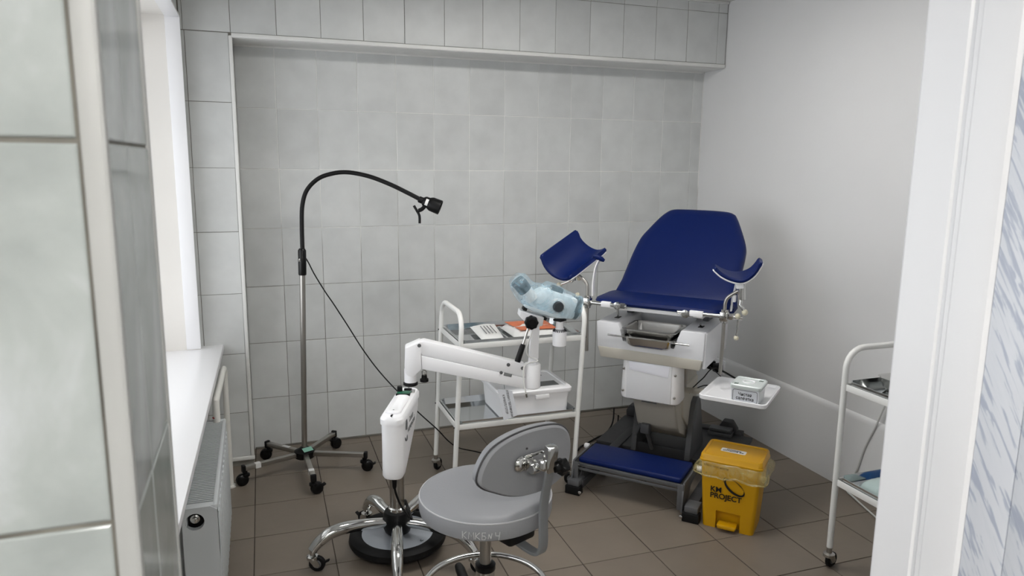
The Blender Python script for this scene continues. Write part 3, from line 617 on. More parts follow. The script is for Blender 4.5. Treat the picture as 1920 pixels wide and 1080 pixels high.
for (ang0, ang1, rr, wd) in ((200, 330, 0.022, 0.004), ):
    pts = [mt @ Vector((-0.085 + rr * math.cos(math.radians(a_)), -0.012 + rr * 1.2 * math.sin(math.radians(a_)), 0.0006)) for a_ in range(ang0, ang1 + 1, 10)]
    b.tube(pts, [0.0008 + 0.0035 * math.sin(PI * i / (len(pts) - 1)) for i in range(len(pts))], 6)
b.tube([mt @ Vector((-0.092, 0.004, 0.0006)), mt @ Vector((-0.088, 0.02, 0.0006)), mt @ Vector((-0.086, 0.038, 0.0006))], [0.005, 0.004, 0.0008], 6)
b.tube([mt @ Vector((-0.082, 0.004, 0.0006)), mt @ Vector((-0.076, 0.025, 0.0006)), mt @ Vector((-0.074, 0.05, 0.0006))], [0.004, 0.0035, 0.0008], 6); obj('emblem', b, 'grey_metal', bx)
b = MB(); pb0 = F0 + A * 0.045 + Vector((0, 0, 0.394)); b.lathe([(0.016, 0.0), (0.017, -0.012), (0.009, -0.02), (0.008, -0.045), (0.005, -0.055)], pb0, n=16)
b.tube(catmull([pb0 - Vector((0, 0, 0.05)), pb0 + Vector((0.006, 0.0, -0.08)), pb0 + Vector((0.025, 0.0, -0.13)), pb0 + Vector((0.06, -0.015, -0.18)), Vector((0.034, 0.0, 0.20)), Vector((0.04, 0.012, 0.165)), Vector((0.10, 0.10, 0.10)), Vector((0.19, 0.16, 0.05)), Vector((0.24, 0.13, 0.008)), Vector((0.32, 0.2, 0.005))], 6), 0.004, 8); obj('power_cord', b, 'black', t)
# neck, swivel block and spring arm
nk = w(0.649, -1.103, 0); AX = Vector((0.983, -0.184, 0)); AY = Vector((0.184, 0.983, 0)); s0 = 0.649
at = lambda s, z, d=0.0: nk + AX * s + AY * d + Vector((0, 0, z))
obj('neck_ring', MB().lathe([(0.026, 0.63), (0.030, 0.633), (0.030, 0.641), (0.026, 0.645)], nk, n=26), 'black', t)
obj('neck', MB().lathe([(0.0255, 0.63), (0.0255, 0.70)], nk, n=26), 'plastic_white', t)
b = MB(); b.prism([(-0.024, 0.698), (-0.020, 0.796), (0.042, 0.822), (0.044, 0.704), (0.012, 0.674), (-0.012, 0.678)], lambda s, z, d: at(s, z, d), -0.036, 0.036, bev=0.006); sw = obj('swivel_block', b, 'plastic_white', t)
b = MB(); b.prism([(0.036, 0.790), (0.040, 0.818), (0.058, 0.822), (0.474, 0.708), (0.474, 0.652), (0.046, 0.762)], lambda s, z, d: at(s, z, d), -0.027, 0.027, bev=0.004); obj('arm', b, 'plastic_white', t)
b = MB(); b.prism([(0.044, 0.7615), (0.046, 0.704), (0.472, 0.604), (0.474, 0.6515)], lambda s, z, d: at(s, z, d), -0.0285, 0.0285, bev=0.003); obj('arm_cover', b, 'plastic_white', t)
for s, z in ((0.036, 0.806), (0.402, 0.711), (0.462, 0.694)):
    obj('bolt', MB().lathe([(0.0075, 0), (0.0075, 0.003), (0.004, 0.004)], at(s, z, -0.0275 if s > 0.1 else -0.0365), -AY, 14), 'grey_metal', t)
b = MB(); b.box(at(0.400, 0.668, -0.029), (0.034, 0.002, 0.014), Matrix.Rotation(math.atan2(AX.y, AX.x), 3, 'Z') @ Matrix.Rotation(0.26, 3, 'Y'), bev=0.0006); obj('name_plate', b, 'grey_label', t)
obj('bolt', MB().lathe([(0.0065, 0), (0.0065, 0.004), (0.003, 0.005)], at(0.372, 0.679, -0.0285), -AY, 14), 'grey_metal', t)
b = MB(); b.cyl(at(0.056, 0.70, 0), at(0.056, 0.662, 0), 0.006, n=12); b.lathe([(0.011, 0.0), (0.012, -0.004), (0.012, -0.014), (0.009, -0.016)], at(0.056, 0.69, 0), n=14); kn = obj('clamp_screw', b, 'chrome', t)
b = MB(); b.lathe([(0.011, 0.016), (0.012, 0.0)], at(0.056, 0.655, 0), n=14); b.lathe([((0.019 if k % 2 else 0.016), 0.0) for k in (0,)] + [(0.018, -0.002), (0.018, -0.012), (0.013, -0.014)], at(0.056, 0.656, 0), n=9); obj('clamp_knob', b, 'black', kn)
ec = at(0.508, 0)
obj('end_cylinder', MB().lathe([(0.030, 0.600), (0.036, 0.604), (0.036, 0.700), (0.033, 0.705)], ec, n=30), 'plastic_white', t)
obj('post_boss', MB().lathe([(0.018, 0.70), (0.018, 0.716), (0.015, 0.72)], ec, n=24), 'plastic_white', t)
b = MB(); b.prism([(0.492, 0.716), (0.526, 0.716), (0.533, 0.73), (0.533, 0.80), (0.537, 0.895), (0.501, 0.905), (0.497, 0.80), (0.495, 0.74)], lambda s, z, d: at(s, z, d), -0.011, 0.013, bev=0.003); obj('post', b, 'plastic_white', t)
b = MB(); b.prism([(0.446, 0.915), (0.450, 0.940), (0.550, 0.908), (0.544, 0.872), (0.506, 0.866), (0.468, 0.893)], lambda s, z, d: at(s, z, d), -0.03, 0.03, bev=0.004); mb_ = obj('tilt_mount', b, 'plastic_white', t)
for s, z, l in ((0.472, 0.942, 0.016), (0.548, 0.902, 0.03)): obj('dovetail_stop', MB().box(at(s, z), (l, 0.04, 0.012), Matrix.Rotation(math.atan2(AX.y, AX.x), 3, 'Z') @ Matrix.Rotation(0.31, 3, 'Y'), bev=0.001), 'black', mb_)
kc = at(0.492, 0.893, -0.03)
b = MB(); b.lathe([(0.010, -0.002), (0.012, 0.0), (0.012, 0.012)], kc, -AY, 16)
rg = []
for rr, h in ((0.024, 0.010), (0.028, 0.014), (0.028, 0.030), (0.025, 0.036), (0.016, 0.037), (0.014, 0.033)):
    u_ = AX; v_ = Vector((0, 0, 1)); rg.append([kc - AY * h + (u_ * math.cos(2 * PI * k / 32) + v_ * math.sin(2 * PI * k / 32)) * (rr * (1 + (0.06 if rr > 0.02 else 0) * math.cos(8 * 2 * PI * k / 32))) for k in range(32)])
b.skin(rg); obj('tilt_wheel', b, 'black_gloss', mb_)
l0, l1, l2 = at(0.483, 0.872, -0.04), at(0.460, 0.800, -0.045), at(0.436, 0.728, -0.05)
lv = obj('lever', MB().cyl(l0, l1, 0.0055, n=14), 'steel_tray', t)
obj('lever_grip', MB().tube([l1 + (l2 - l1) * f for f in (-0.02, 0.0, 0.1, 0.9, 0.99, 1.0)], [0.007, 0.0095, 0.0115, 0.0125, 0.0118, 0.006], 16), 'black', lv)
# head: body, two eyepieces, objective ring, side knob, top knob, cold light, film wrap
b = MB(); b.prism([(0.456, 0.962), (0.522, 1.018), (0.552, 1.030), (0.690, 0.985), (0.672, 0.900), (0.60, 0.905), (0.50, 0.935)], lambda s, z, d: at(s, z, d), -0.05, 0.05, bev=0.012); hd = obj('head', b, 'head_shell', t)
for d in (-0.032, 0.032):
    e = obj('eyepiece', MB().tube([at(0.50, 0.985, d), at(0.47, 1.025, d)], [0.027, 0.027], 22), 'pale_box', hd)
    obj('eyecup', MB().lathe([(0.026, 0.0), (0.029, 0.004), (0.030, 0.04), (0.028, 0.048), (0.02, 0.046)], at(0.472, 1.020, d), (AX * -0.62 + Vector((0, 0, 0.78))), 22), 'lens_dark', e)
od = (AX * 0.97 + Vector((0, 0, -0.25)))
obj('objective_ring', MB().lathe([(0.044, 0.0), (0.048, 0.004), (0.048, 0.026), (0.043, 0.03), (0.036, 0.028), (0.0, 0.026)], at(0.672, 0.944), od, 32), 'lens_dark', hd)
kb = MB(); kb.lathe([(0.032, 0.0), (0.032, 0.004), (0.029, 0.006)], at(0.600, 0.960, -0.049), -AY, 28); ko = obj('side_flange', kb, 'pale_box', hd)
obj('side_knob', MB().lathe([(0.022, 0.0), (0.022, 0.022), (0.019, 0.026), (0.0, 0.026)], at(0.600, 0.960, -0.053), -AY, 28), 'lens_dark', hd)
obj('top_knob', MB().box(at(0.606, 1.020), (0.05, 0.05, 0.024), Matrix.Rotation(math.atan2(AX.y, AX.x), 3, 'Z') @ Matrix.Rotation(0.32, 3, 'Y'), bev=0.005), 'lens_dark', hd)
b = MB(); rings = []
path = [(0.428, 1.070, 0.030, 0.058, -0.62), (0.445, 1.055, 0.042, 0.072, -0.60), (0.475, 1.018, 0.048, 0.076, -0.55), (0.508, 1.000, 0.060, 0.074, -0.2), (0.548, 0.986, 0.070, 0.070, 0.1), (0.590, 0.972, 0.076, 0.068, 0.25), (0.640, 0.952, 0.062, 0.066, 0.27), (0.680, 0.942, 0.054, 0.056, 0.26), (0.704, 0.936, 0.050, 0.050, 0.25)]
for i, (s, z, h, d, tl) in enumerate(path):
    nx = Vector((math.sin(tl), math.cos(tl))) if tl >= 0 else Vector((math.sin(tl) * -0.9, math.cos(tl)))
    up_ = AX * (math.sin(0.25) if i > 3 else math.cos(0.6) * 0.75) + Vector((0, 0, math.cos(0.25) if i > 3 else 0.62)); up_.normalize()
    r_ = []
    for k in range(40):
        a_ = 2 * PI * k / 40; p_ = at(s, z) + up_ * (h * math.cos(a_)) + AY * (d * math.sin(a_))
        nz = noise.noise(p_ * 20) * 0.008 + noise.noise(p_ * 60) * 0.003; p_ = p_ + (up_ * math.cos(a_) + AY * math.sin(a_)) * nz; r_.append(p_)
    rings.append(r_)
b.skin(rings, True, True, True); obj('film_wrap', b, 'wrap_film', hd, label='crumpled translucent blue film wrapped round the head', angle=60)
lc = at(0.620, 0, -0.012)
b = MB(); b.lathe([(0.016, 0.845), (0.016, 0.892)], lc, n=22); b.lathe([(0.024, 0.782), (0.029, 0.785), (0.030, 0.838), (0.027, 0.846), (0.017, 0.858)], lc, n=32); li = obj('light_housing', b, 'plastic_white', t)
obj('light_mount', MB().box(lc + Vector((0, 0, 0.893)), (0.04, 0.04, 0.008), Matrix.Rotation(0.5, 3, 'Z'), bev=0.001), 'black', li)
b = MB()
for k in range(22):
    a_ = 2 * PI * k / 22; c_ = lc + Vector((0.0245 * math.cos(a_), 0.0245 * math.sin(a_), 0.8495)); b.box(c_, (0.012, 0.0028, 0.004), Matrix.Rotation(a_, 3, 'Z') @ Matrix.Rotation(0.88, 3, 'Y'))
obj('vent_slot', b, 'black', li)['kind'] = 'stuff'
wc = [(at(0.478, 0.585, -0.034)), at(0.474, 0.595, -0.040), at(0.466, 0.64, -0.036), at(0.466, 0.695, -0.034), at(0.484, 0.715, -0.030), at(0.525, 0.722, -0.026), at(0.515, 0.732, -0.022), at(0.490, 0.742, -0.020), at(0.478, 0.77, -0.024), at(0.488, 0.81, -0.022), at(0.500, 0.84, -0.016), at(0.508, 0.87, 0.02)]
b = MB(); b.tube(catmull(wc, 6), 0.0032, 8); wcab = obj('signal_cable', b, 'enamel', t); obj('cable_plug', MB().cyl(wc[0], wc[0] + Vector((0.003, 0, -0.016)), 0.004, n=10), 'chrome', wcab)
# tag hanging from the arm by a thread
tl, tr, bl, br = [Vector(p) for p in ((0.997, -1.190, 0.606), (1.058, -1.202, 0.596), (1.022, -1.2, 0.468), (1.080, -1.212, 0.490))]
t2 = thing('paper_tag', 'printed laminated paper tag hanging under the white arm of the colposcope', 'tag', tl)
X_ = (tr - tl).normalized(); D_ = ((bl - tl) + (br - tr)) / 2; Nn = X_.cross(D_).normalized()
if Nn.y > 0: Nn = -Nn
b = MB(); P_ = [Vector((0, 0, 0)), tr - tl, br - tl, bl - tl]; b.skin([[p + Nn * 0.0004 for p in P_], [p - Nn * 0.0004 for p in P_]]); cd_ = obj('card', b, 'paper_tag', t2)
dn = D_.normalized(); mt = frame((P_[0] + P_[1] + P_[2] + P_[3]) / 4 + Nn * 0.0007 - X_ * 0.002 , dn, -(X_ - dn * X_.dot(dn)) if False else Nn.cross(dn))
writing('tag_text', ['АППАРАТ ТЕСТИРОВАН', 'К РАБОТЕ ГОТОВ'], 0.0125, 'ink', cd_, mt, 1.45, 'CENTER', 0.0002, 0.80)
obj('thread', MB().tube([Vector((0.03, -0.005, -0.002)), Vector((0.029, -0.004, 0.008)), Vector((0.028, -0.002, 0.016))], 0.0008, 5), 'black', t2)

# ---------------------------------------------------------------- stool
t = thing('stool', 'grey round swivel stool with a small oval backrest in front of the colposcope', 'stool', (0.687, -2.016, 0))
b = MB(); b.lathe([(0.10, 0.512), (0.186, 0.514), (0.195, 0.520), (0.198, 0.532), (0.198, 0.562), (0.1955, 0.5685)], n=56); st = obj('seat', b, 'vinyl_grey', t)
b = MB(); b.lathe([(0.196, 0.5685), (0.190, 0.576), (0.17, 0.582), (0.12, 0.587), (0.06, 0.589), (0.0, 0.5895)], n=56, caps=False); obj('seat_top', b, 'vinyl_grey', st)
b = MB(); b.tube([(0.1962 * math.cos(2 * PI * k / 56), 0.1962 * math.sin(2 * PI * k / 56), 0.5688) for k in range(56)], 0.0024, 6, True); obj('seat_piping', b, 'piping_light', st)
# chalked letters on the rim, stroke by stroke
ST = {'K': [[(0, 0), (0, 1)], [(.55, 1), (.02, .45), (.6, 0)]], 'M': [[(0, 0), (.1, 1), (.4, .4), (.7, 1), (.8, 0)]], 'B': [[(.55, 1), (.05, 1), (0, 0), (.4, 0), (.55, .28), (.4, .52), (.03, .55)]], 'N': [[(0, .1), (.1, .8)], [(.1, .8), (.38, .12)], [(.38, .12), (.52, .9)]], 'CH': [[(0, 1), (.05, .5), (.5, .45)], [(.62, 1), (.45, -.15)]]}
cu_ = 0.0; H_ = 0.020; mk = MB(); base = math.atan2(-0.157, -0.114)
for key, adv in (('K', .85), ('M', 1.0), ('K', .85), ('B', .85), ('N', 1.0), ('CH', .8)):
    for s_ in ST[key]:
        pts = [(0.1986 * math.cos(base + (cu_ + x_) * H_ / 0.198), 0.1986 * math.sin(base + (cu_ + x_) * H_ / 0.198), 0.536 + (y_ - 0.5) * H_) for x_, y_ in s_]
        mk.tube([Vector(p) for p in pts], 0.0011, 5)
    cu_ += adv
obj('chalk_letters', mk, 'chalk', st, label='handwritten chalk letters on the rim')
b = MB(); b.cyl((0, 0, 0.27), (0, 0, 0.512), 0.0175, n=22); cl = obj('gas_column', b, 'steel', t)
b = MB(); b.lathe([(0.028, 0.318), (0.031, 0.323), (0.031, 0.338), (0.022, 0.343)], n=24); obj('column_collar', b, 'black_gloss', t)
b = MB(); b.lathe([(0.029, 0.08), (0.029, 0.321)], n=24); sh_ = obj('column_shroud', b, 'chrome', t)
for x_ in (-0.007, 0.008): obj('shroud_screw', MB().ball((x_ - 0.008, -0.029, 0.300), 0.003, n=8), 'chrome', sh_)
b = MB(); b.box((0.03, -0.04, 0.503), (0.16, 0.14, 0.016), Matrix.Rotation(-0.4, 3, 'Z'), bev=0.004); b.box((0.045, -0.105, 0.492), (0.10, 0.10, 0.036), Matrix.Rotation(0.4, 3, 'Z'), bev=0.010); obj('seat_plate', b, 'black', t)
DV = Vector((0.3903, -0.9207, 0)); LT = Vector((0.9207, 0.3903, 0))
rz_ = lambda r, z, l=0.0: DV * r + LT * l + Vector((0, 0, z))
br_ = catmull([rz_(0.09, 0.482), rz_(0.15, 0.470), rz_(0.205, 0.466), rz_(0.234, 0.476), rz_(0.244, 0.505), rz_(0.243, 0.56), rz_(0.243, 0.61), rz_(0.249, 0.655), rz_(0.262, 0.72), rz_(0.268, 0.782)], 5)
b = MB(); b.tube(br_, (0.010, 0.030), flat=(0, 0, 1)); obj('back_bar', b, 'grey_metal', t).data.materials[0] = mat('bar_grey', (128, 130, 132), 0.4, 0.35)
# pad outline (lateral, height), measured from its own middle
po = [(-0.178, -0.006), (-0.165, 0.034), (-0.135, 0.068), (-0.085, 0.088), (-0.02, 0.096), (0.05, 0.092), (0.115, 0.078), (0.158, 0.05), (0.176, 0.006), (0.168, -0.046), (0.135, -0.082), (0.075, -0.096), (0.0, -0.094), (-0.07, -0.078), (-0.13, -0.05), (-0.163, -0.03)]
po = [(p.x, p.y) for p in catmull([(x_, z_, 0) for x_, z_ in po], 4, True)]
def padring(sc, r, dz=0.0): return [rz_(r + 0.012 * (1 - (x_ / 0.178) ** 2) + 0.0 , 0.722 + z_ * sc + dz, x_ * sc) for x_, z_ in po]
pr_ = lambda sc, r: [rz_(r - 0.5 * (x_ * sc) ** 2 * 0.9, 0.722 + z_ * sc + (r - 0.2) * -0.2, x_ * sc) for x_, z_ in po]
b = MB(); b.skin([pr_(0.86, 0.158), pr_(0.95, 0.160), pr_(0.99, 0.166), pr_(1.0, 0.175), pr_(1.0, 0.184)], True, True, True); bp = obj('backrest', b, 'vinyl_grey', t)
b = MB(); b.skin([pr_(0.995, 0.184), pr_(0.985, 0.191), pr_(0.95, 0.195)], True, False, True); obj('back_cover', b, 'vinyl_grey', bp)
b = MB(); b.tube(pr_(1.004, 0.1845), 0.0028, 6, True); obj('back_piping', b, 'piping', bp)
b = MB(); b.box(rz_(0.203, 0.737, 0.0), (0.075, 0.010, 0.045), Matrix.Rotation(math.atan2(LT.y, LT.x), 3, 'Z'), bev=0.004); b.lathe([(0.020, 0), (0.022, 0.004), (0.018, 0.010), (0.008, 0.014)], rz_(0.195, 0.735, -0.046), DV, 20); b.cyl(rz_(0.205, 0.737, -0.02), rz_(0.258, 0.737, -0.012), 0.011, n=16); b.lathe([(0.014, -0.02), (0.015, -0.017), (0.015, 0.017), (0.014, 0.02)], rz_(0.228, 0.728, -0.018), LT, 18); b.box(rz_(0.24, 0.742, 0.0), (0.05, 0.05, 0.03), Matrix.Rotation(math.atan2(LT.y, LT.x), 3, 'Z'), bev=0.006); b.cyl(rz_(0.2, 0.752, 0.03), rz_(0.235, 0.757, 0.044), 0.006, n=12); obj('bracket', b, 'chrome', t)
b = MB(); b.box(rz_(0.265, 0.76, 0.0), (0.031, 0.026, 0.075), Matrix.Rotation(math.atan2(LT.y, LT.x), 3, 'Z') @ Matrix.Rotation(0.12, 3, 'X'), bev=0.003); obj('bar_socket', b, 'chrome', t)
kc = rz_(0.270, 0.728, 0.022)
rg = []
for rr, h in ((0.010, -0.01), (0.012, 0.004), (0.019, 0.006), (0.022, 0.011), (0.022, 0.026), (0.018, 0.031), (0.0, 0.032)):
    rg.append([kc + LT * h + (DV * math.cos(2 * PI * k / 30) + Vector((0, 0, 1)) * math.sin(2 * PI * k / 30)) * max(1e-5, rr * (1 + (0.14 if rr > 0.02 else 0) * math.cos(5 * 2 * PI * k / 30))) for k in range(30)])
obj('back_knob', MB().skin(rg), 'black', t)
obj('stitch_mark', MB().ball(rz_(0.1955, 0.772, -0.02), 0.003, n=8), 'piping', bp)
b = MB(); b.tube([(0.19 * math.cos(2 * PI * k / 64), 0.19 * math.sin(2 * PI * k / 64), 0.258) for k in range(64)], 0.0095, 12, True); fr = obj('foot_ring', b, 'chrome', t)
for a_ in (-2.75, -1.9, -1.0, -0.25):
    obj('ring_spoke', MB().cyl((0.028 * math.cos(a_), 0.028 * math.sin(a_), 0.235), (0.185 * math.cos(a_), 0.185 * math.sin(a_), 0.256), 0.006, n=10), 'chrome', fr)
for k in range(5):
    a_ = math.radians(-57 + 72 * k); d = Vector((math.cos(a_), math.sin(a_), 0))
    pts = [d * 0.02 + Vector((0, 0, 0.115)), d * 0.12 + Vector((0, 0, 0.105)), d * 0.36 + Vector((0, 0, 0.110)), d * 0.385 + Vector((0, 0, 0.108))]
    obj('leg', MB().tube(pts, [0.022, 0.020, 0.017, 0.014], 14), 'black', t)
    caster(t, d.x * 0.365, d.y * 0.365, 0.098, 0.025, a_ + 1.2, 'black_gloss', 'black', False, True)

# ---------------------------------------------------------------- examination chair (local x across its front, local y backwards)
CH = Vector((1.434, -1.025, 0)); CRZ = math.atan2(-0.740, 0.673)
t = thing('examination_chair', 'blue gynaecological examination chair with leg supports in the corner', 'chair', CH, CRZ)
c = 0.285
# base
b = MB(); b.box((c - 0.02, 0.78, 0.045), (0.74, 0.46, 0.022), bev=0.004); b.box((0.015, 0.42, 0.045), (0.05, 0.80, 0.035), bev=0.004); b.box((0.545, 0.42, 0.045), (0.05, 0.80, 0.035), bev=0.004); b.box((0.25, 1.03, 0.05), (0.66, 0.06, 0.04), bev=0.004); obj('base_frame', b, 'dark_metal', t)
b = MB(); b.box((0.255, 0.535, 0.075), (0.27, 0.014, 0.055), bev=0.003); b.box((0.255, 0.70, 0.060), (0.26, 0.33, 0.01), bev=0.002); obj('base_tray', b, 'dark_plate', t)
for k, x in enumerate((0.116, 0.40)):
    b = MB(); b.prism([(0.51, 0.056), (0.52, 0.10), (0.565, 0.30), (0.585, 0.345), (0.625, 0.365), (0.675, 0.352), (0.70, 0.30), (0.80, 0.056)], lambda a, z, d: Vector((x + d, a, z)), -0.014, 0.014, bev=0.004); obj('upright_plate', b, 'grey_metal', t)
for x in (-0.045, 0.50):
    f = obj('rear_foot', MB().prism([(-0.045, 0.0), (-0.05, 0.09), (-0.03, 0.125), (0.02, 0.125), (0.05, 0.08), (0.05, 0.0)], lambda a, z, d: Vector((x + a, 1.03 + d, z)), -0.03, 0.03, bev=0.006), 'dark_metal', t)
b = MB(); b.box((0.47, 0.97, 0.088), (0.12, 0.06, 0.018), bev=0.004); b.box((0.47, 0.97, 0.065), (0.13, 0.07, 0.02), bev=0.003); obj('foot_switch', b, 'grey_metal', t)
for x in (0.0, 0.557):
    obj('front_foot', MB().box((x, 0.005, 0.021), (0.075, 0.045, 0.042), bev=0.005), 'rubber', t)
    obj('foot_bracket', MB().box((x, 0.03, 0.055), (0.06, 0.08, 0.03), bev=0.006), 'grey_metal', t)
    obj('foot_bolt', MB().lathe([(0.008, 0), (0.008, 0.006), (0.005, 0.009)], (x + (0.04 if x < 0.1 else -0.04), -0.018, 0.022), (0, -1, 0), 12), 'chrome', t)
# foot step
sp_ = obj('step_pad', MB().box((0.248, 0.152, 0.152), (0.492, 0.212, 0.026), bev=0.010, seg=3), 'vinyl_blue', t)
b = MB(); b.box((0.248, 0.047, 0.131), (0.52, 0.012, 0.018), bev=0.002); b.box((0.248, 0.255, 0.131), (0.52, 0.012, 0.018), bev=0.002); b.box((0.248, 0.15, 0.134), (0.50, 0.20, 0.006)); b.box((0.248, 0.040, 0.112), (0.52, 0.006, 0.012), bev=0.001); obj('step_frame', b, 'grey_metal', t)
for x, s in ((-0.014, -1), (0.512, 1)):
    b = MB(); b.prism([(0.03, 0.155), (0.26, 0.155), (0.26, 0.125), (0.14, 0.105), (0.085, 0.03), (0.0, 0.03), (0.012, 0.10)], lambda a, z, d: Vector((x + d, a, z)), -0.004, 0.004, bev=0.001); b.box((x + 0.012 * -s, 0.022, 0.09), (0.028, 0.006, 0.12), bev=0.001); pl_ = obj('step_support', b, 'grey_metal', t)
    b = MB(); b.prism([(0.02, 0.06), (0.10, 0.135), (0.13, 0.135), (0.05, 0.045)], lambda a, z, d: Vector((x - s * 0.025 + d, a + 0.02, z)), -0.003, 0.003); obj('step_strut', b, 'grey_metal', pl_)
    obj('step_bolt', MB().lathe([(0.007, 0), (0.007, 0.005), (0.004, 0.008)], (x - s * 0.02, 0.034, 0.134), (0, -1, 0), 12), 'chrome', pl_)
    obj('step_roller', MB().lathe([(0.008, 0.0), (0.014, 0.004), (0.014, 0.022), (0.010, 0.027)], (x + s * 0.004, 0.235, 0.148), (s, 0, 0), 18), 'plastic_white', t)
# column: beige body, actuator, padded white cover
b = MB(); b.prism([(0.30, 0.625), (0.30, 0.46), (0.33, 0.40), (0.40, 0.255), (0.44, 0.225), (0.60, 0.14), (0.72, 0.14), (0.74, 0.46), (0.70, 0.625)], lambda a, z, d: Vector((d, a, z)), 0.165, 0.375, bev=0.012); bd = obj('column_body', b, 'plastic_beige', t)
obj('column_body_side', MB().prism([(0.42, 0.46), (0.46, 0.30), (0.60, 0.18), (0.70, 0.18), (0.72, 0.46)], lambda a, z, d: Vector((d, a, z)), 0.145, 0.388, bev=0.012), 'plastic_beige', t)
obj('rating_label', MB().box((0.25, 0.322, 0.402), (0.075, 0.003, 0.016), Matrix.Rotation(-0.42, 3, 'X')), 'grey_metal', bd)
b = MB(); b.box((0.215, 0.40, 0.235), (0.045, 0.05, 0.05), bev=0.006); b.box((0.175, 0.42, 0.225), (0.016, 0.03, 0.09), Matrix.Rotation(0.4, 3, 'Y'), bev=0.003); b.cyl((0.215, 0.41, 0.22), (0.22, 0.50, 0.09), 0.010, n=14); obj('actuator', b, 'grey_metal', t)
for x in (0.20, 0.235): obj('base_bolt', MB().ball((x, 0.60, 0.067), 0.008, (1, 1, 0.6), 10), 'steel_tray', t)
R = lambda x0, x1, y0, y1, z, r: [(x, y, z) for x, y in rrect(x1 - x0, y1 - y0, r, 5, (x0 + x1) / 2, (y0 + y1) / 2)]
b = MB(); X0, X1 = 0.137, 0.423
b.skin([R(X0 + 0.015, X1 - 0.015, 0.215, 0.33, 0.436, 0.03), R(X0 + 0.004, X1 - 0.004, 0.203, 0.335, 0.443, 0.034), R(X0, X1, 0.2, 0.337, 0.455, 0.035), R(X0 + 0.008, X1 - 0.008, 0.2, 0.337, 0.628, 0.035)]); cc = obj('column_cover', b, 'plastic_white', t)
obj('cover_panel', MB().box((0.28, 0.1995, 0.535), (0.214, 0.006, 0.18), bev=0.0015), 'plastic_housing', cc)
obj('film_patch', pillow([Vector((0.182, -0.586, 0)), Vector((0.378, -0.586, 0)), Vector((0.372, -0.53, 0)), Vector((0.187, -0.545, 0))], 0, 0.003, 4, 8, sag=0.4), 'plastic_film', cc, matrix=Matrix.Translation((0, 0.197, 0.04)) @ Matrix.Rotation(PI / 2, 4, 'X') @ Matrix.Scale(-1, 4, (0, 1, 0)))
for x in (0.156, 0.404):
    for z in (0.478, 0.585): obj('cover_screw', MB().lathe([(0.0065, 0), (0.006, 0.003), (0.003, 0.004)], (x, 0.2005, z), (0, -1, 0), 14), 'steel', cc)
# basin housing with a U-shaped cut, basin, rail
b = MB(); b.prism([(0.034, 0.665), (0.516, 0.660), (0.527, 0.675), (0.531, 0.80), (0.421, 0.80), (0.409, 0.765), (0.398, 0.708), (0.146, 0.714), (0.139, 0.775), (0.123, 0.80), (0.016, 0.80), (0.024, 0.68)], lambda a, z, d: Vector((a, d, z)), 0.19, 0.64, bev=0.005); ho = obj('basin_housing', b, 'plastic_housing', t)
b = MB(); b.prism([(0.040, 0.629), (0.514, 0.626), (0.524, 0.676), (0.026, 0.682)], lambda a, z, d: Vector((a, d, z)), 0.187, 0.645, bev=0.006); obj('lower_cover', b, 'plastic_beige', t)
obj('side_cover', MB().box((0.529, 0.42, 0.715), (0.016, 0.44, 0.165), bev=0.006), 'plastic_housing', t)
obj('inner_back', MB().box((0.275, 0.5, 0.755), (0.28, 0.012, 0.09), bev=0.002), 'plastic_housing', t)
for x in (0.076, 0.481):
    obj('latch_slot', MB().box((x, 0.32, 0.8005), (0.022, 0.045, 0.004), bev=0.001), 'black', ho)
    obj('latch_lever', MB().cyl((x, 0.325, 0.795), (x - 0.002, 0.31, 0.86 if x < 0.1 else 0.815), 0.0055, n=10), 'chrome', ho)
def basin(cx, cy, z, wx, wy, h, rim):
    b = MB(); q = lambda a, d, zz, r: [(x, y, zz) for x, y in rrect(a, d, r, 5, cx, cy)]
    b.skin([q(wx + 0.02, wy + 0.02, z - 0.004, 0.03), q(wx + rim, wy + rim, z - 0.003, 0.032), q(wx + rim, wy + rim, z, 0.032), q(wx + 0.006, wy + 0.006, z + 0.001, 0.03), q(wx, wy, z - 0.004, 0.028), q(wx - 0.012, wy - 0.012, z - h + 0.012, 0.03), q(wx - 0.035, wy - 0.035, z - h, 0.03)], True, False, True); return b
bs = obj('basin', basin(0.275, 0.27, 0.786, 0.225, 0.20, 0.055, 0.032), 'steel_tray', t)
obj('lower_basin', basin(0.275, 0.265, 0.752, 0.225, 0.21, 0.05, 0.030), 'steel_tray', t)
b = MB(); b.cyl((0.079, 0.177, 0.744), (0.466, 0.177, 0.741), 0.0042, n=12)
for x in (0.115, 0.43): b.cyl((x, 0.177, 0.743), (x, 0.195, 0.743), 0.0035, n=8)
obj('drip_rail', b, 'chrome', t)
# seat and back
b = MB(); q = lambda x0, x1, y0, y1, z, r, wv=0.0: [(x, y, z + wv * math.sin((x - x0) / (x1 - x0) * PI) * (1 if y < 0.4 else 0)) for x, y in rrect(x1 - x0, y1 - y0, r, 5, (x0 + x1) / 2, (y0 + y1) / 2)]
b.skin([q(0.005, 0.588, 0.225, 0.47, 0.876, 0.05), q(-0.012, 0.602, 0.206, 0.48, 0.882, 0.06), q(-0.016, 0.606, 0.201, 0.485, 0.893, 0.06), q(-0.011, 0.601, 0.208, 0.48, 0.905, 0.06), q(0.005, 0.585, 0.225, 0.47, 0.911, 0.055), q(0.05, 0.54, 0.27, 0.45, 0.913, 0.05)]); obj('seat', b, 'vinyl_blue', t)
b = MB(); b.box((c + 0.005, 0.40, 0.868), (0.44, 0.36, 0.018), bev=0.003); obj('seat_board', b, 'plastic_white', t)
b = MB()
for x in (0.09, 0.47): b.box((x, 0.52, 0.835), (0.03, 0.14, 0.07), bev=0.004)
obj('seat_carrier', b, 'grey_metal', t)
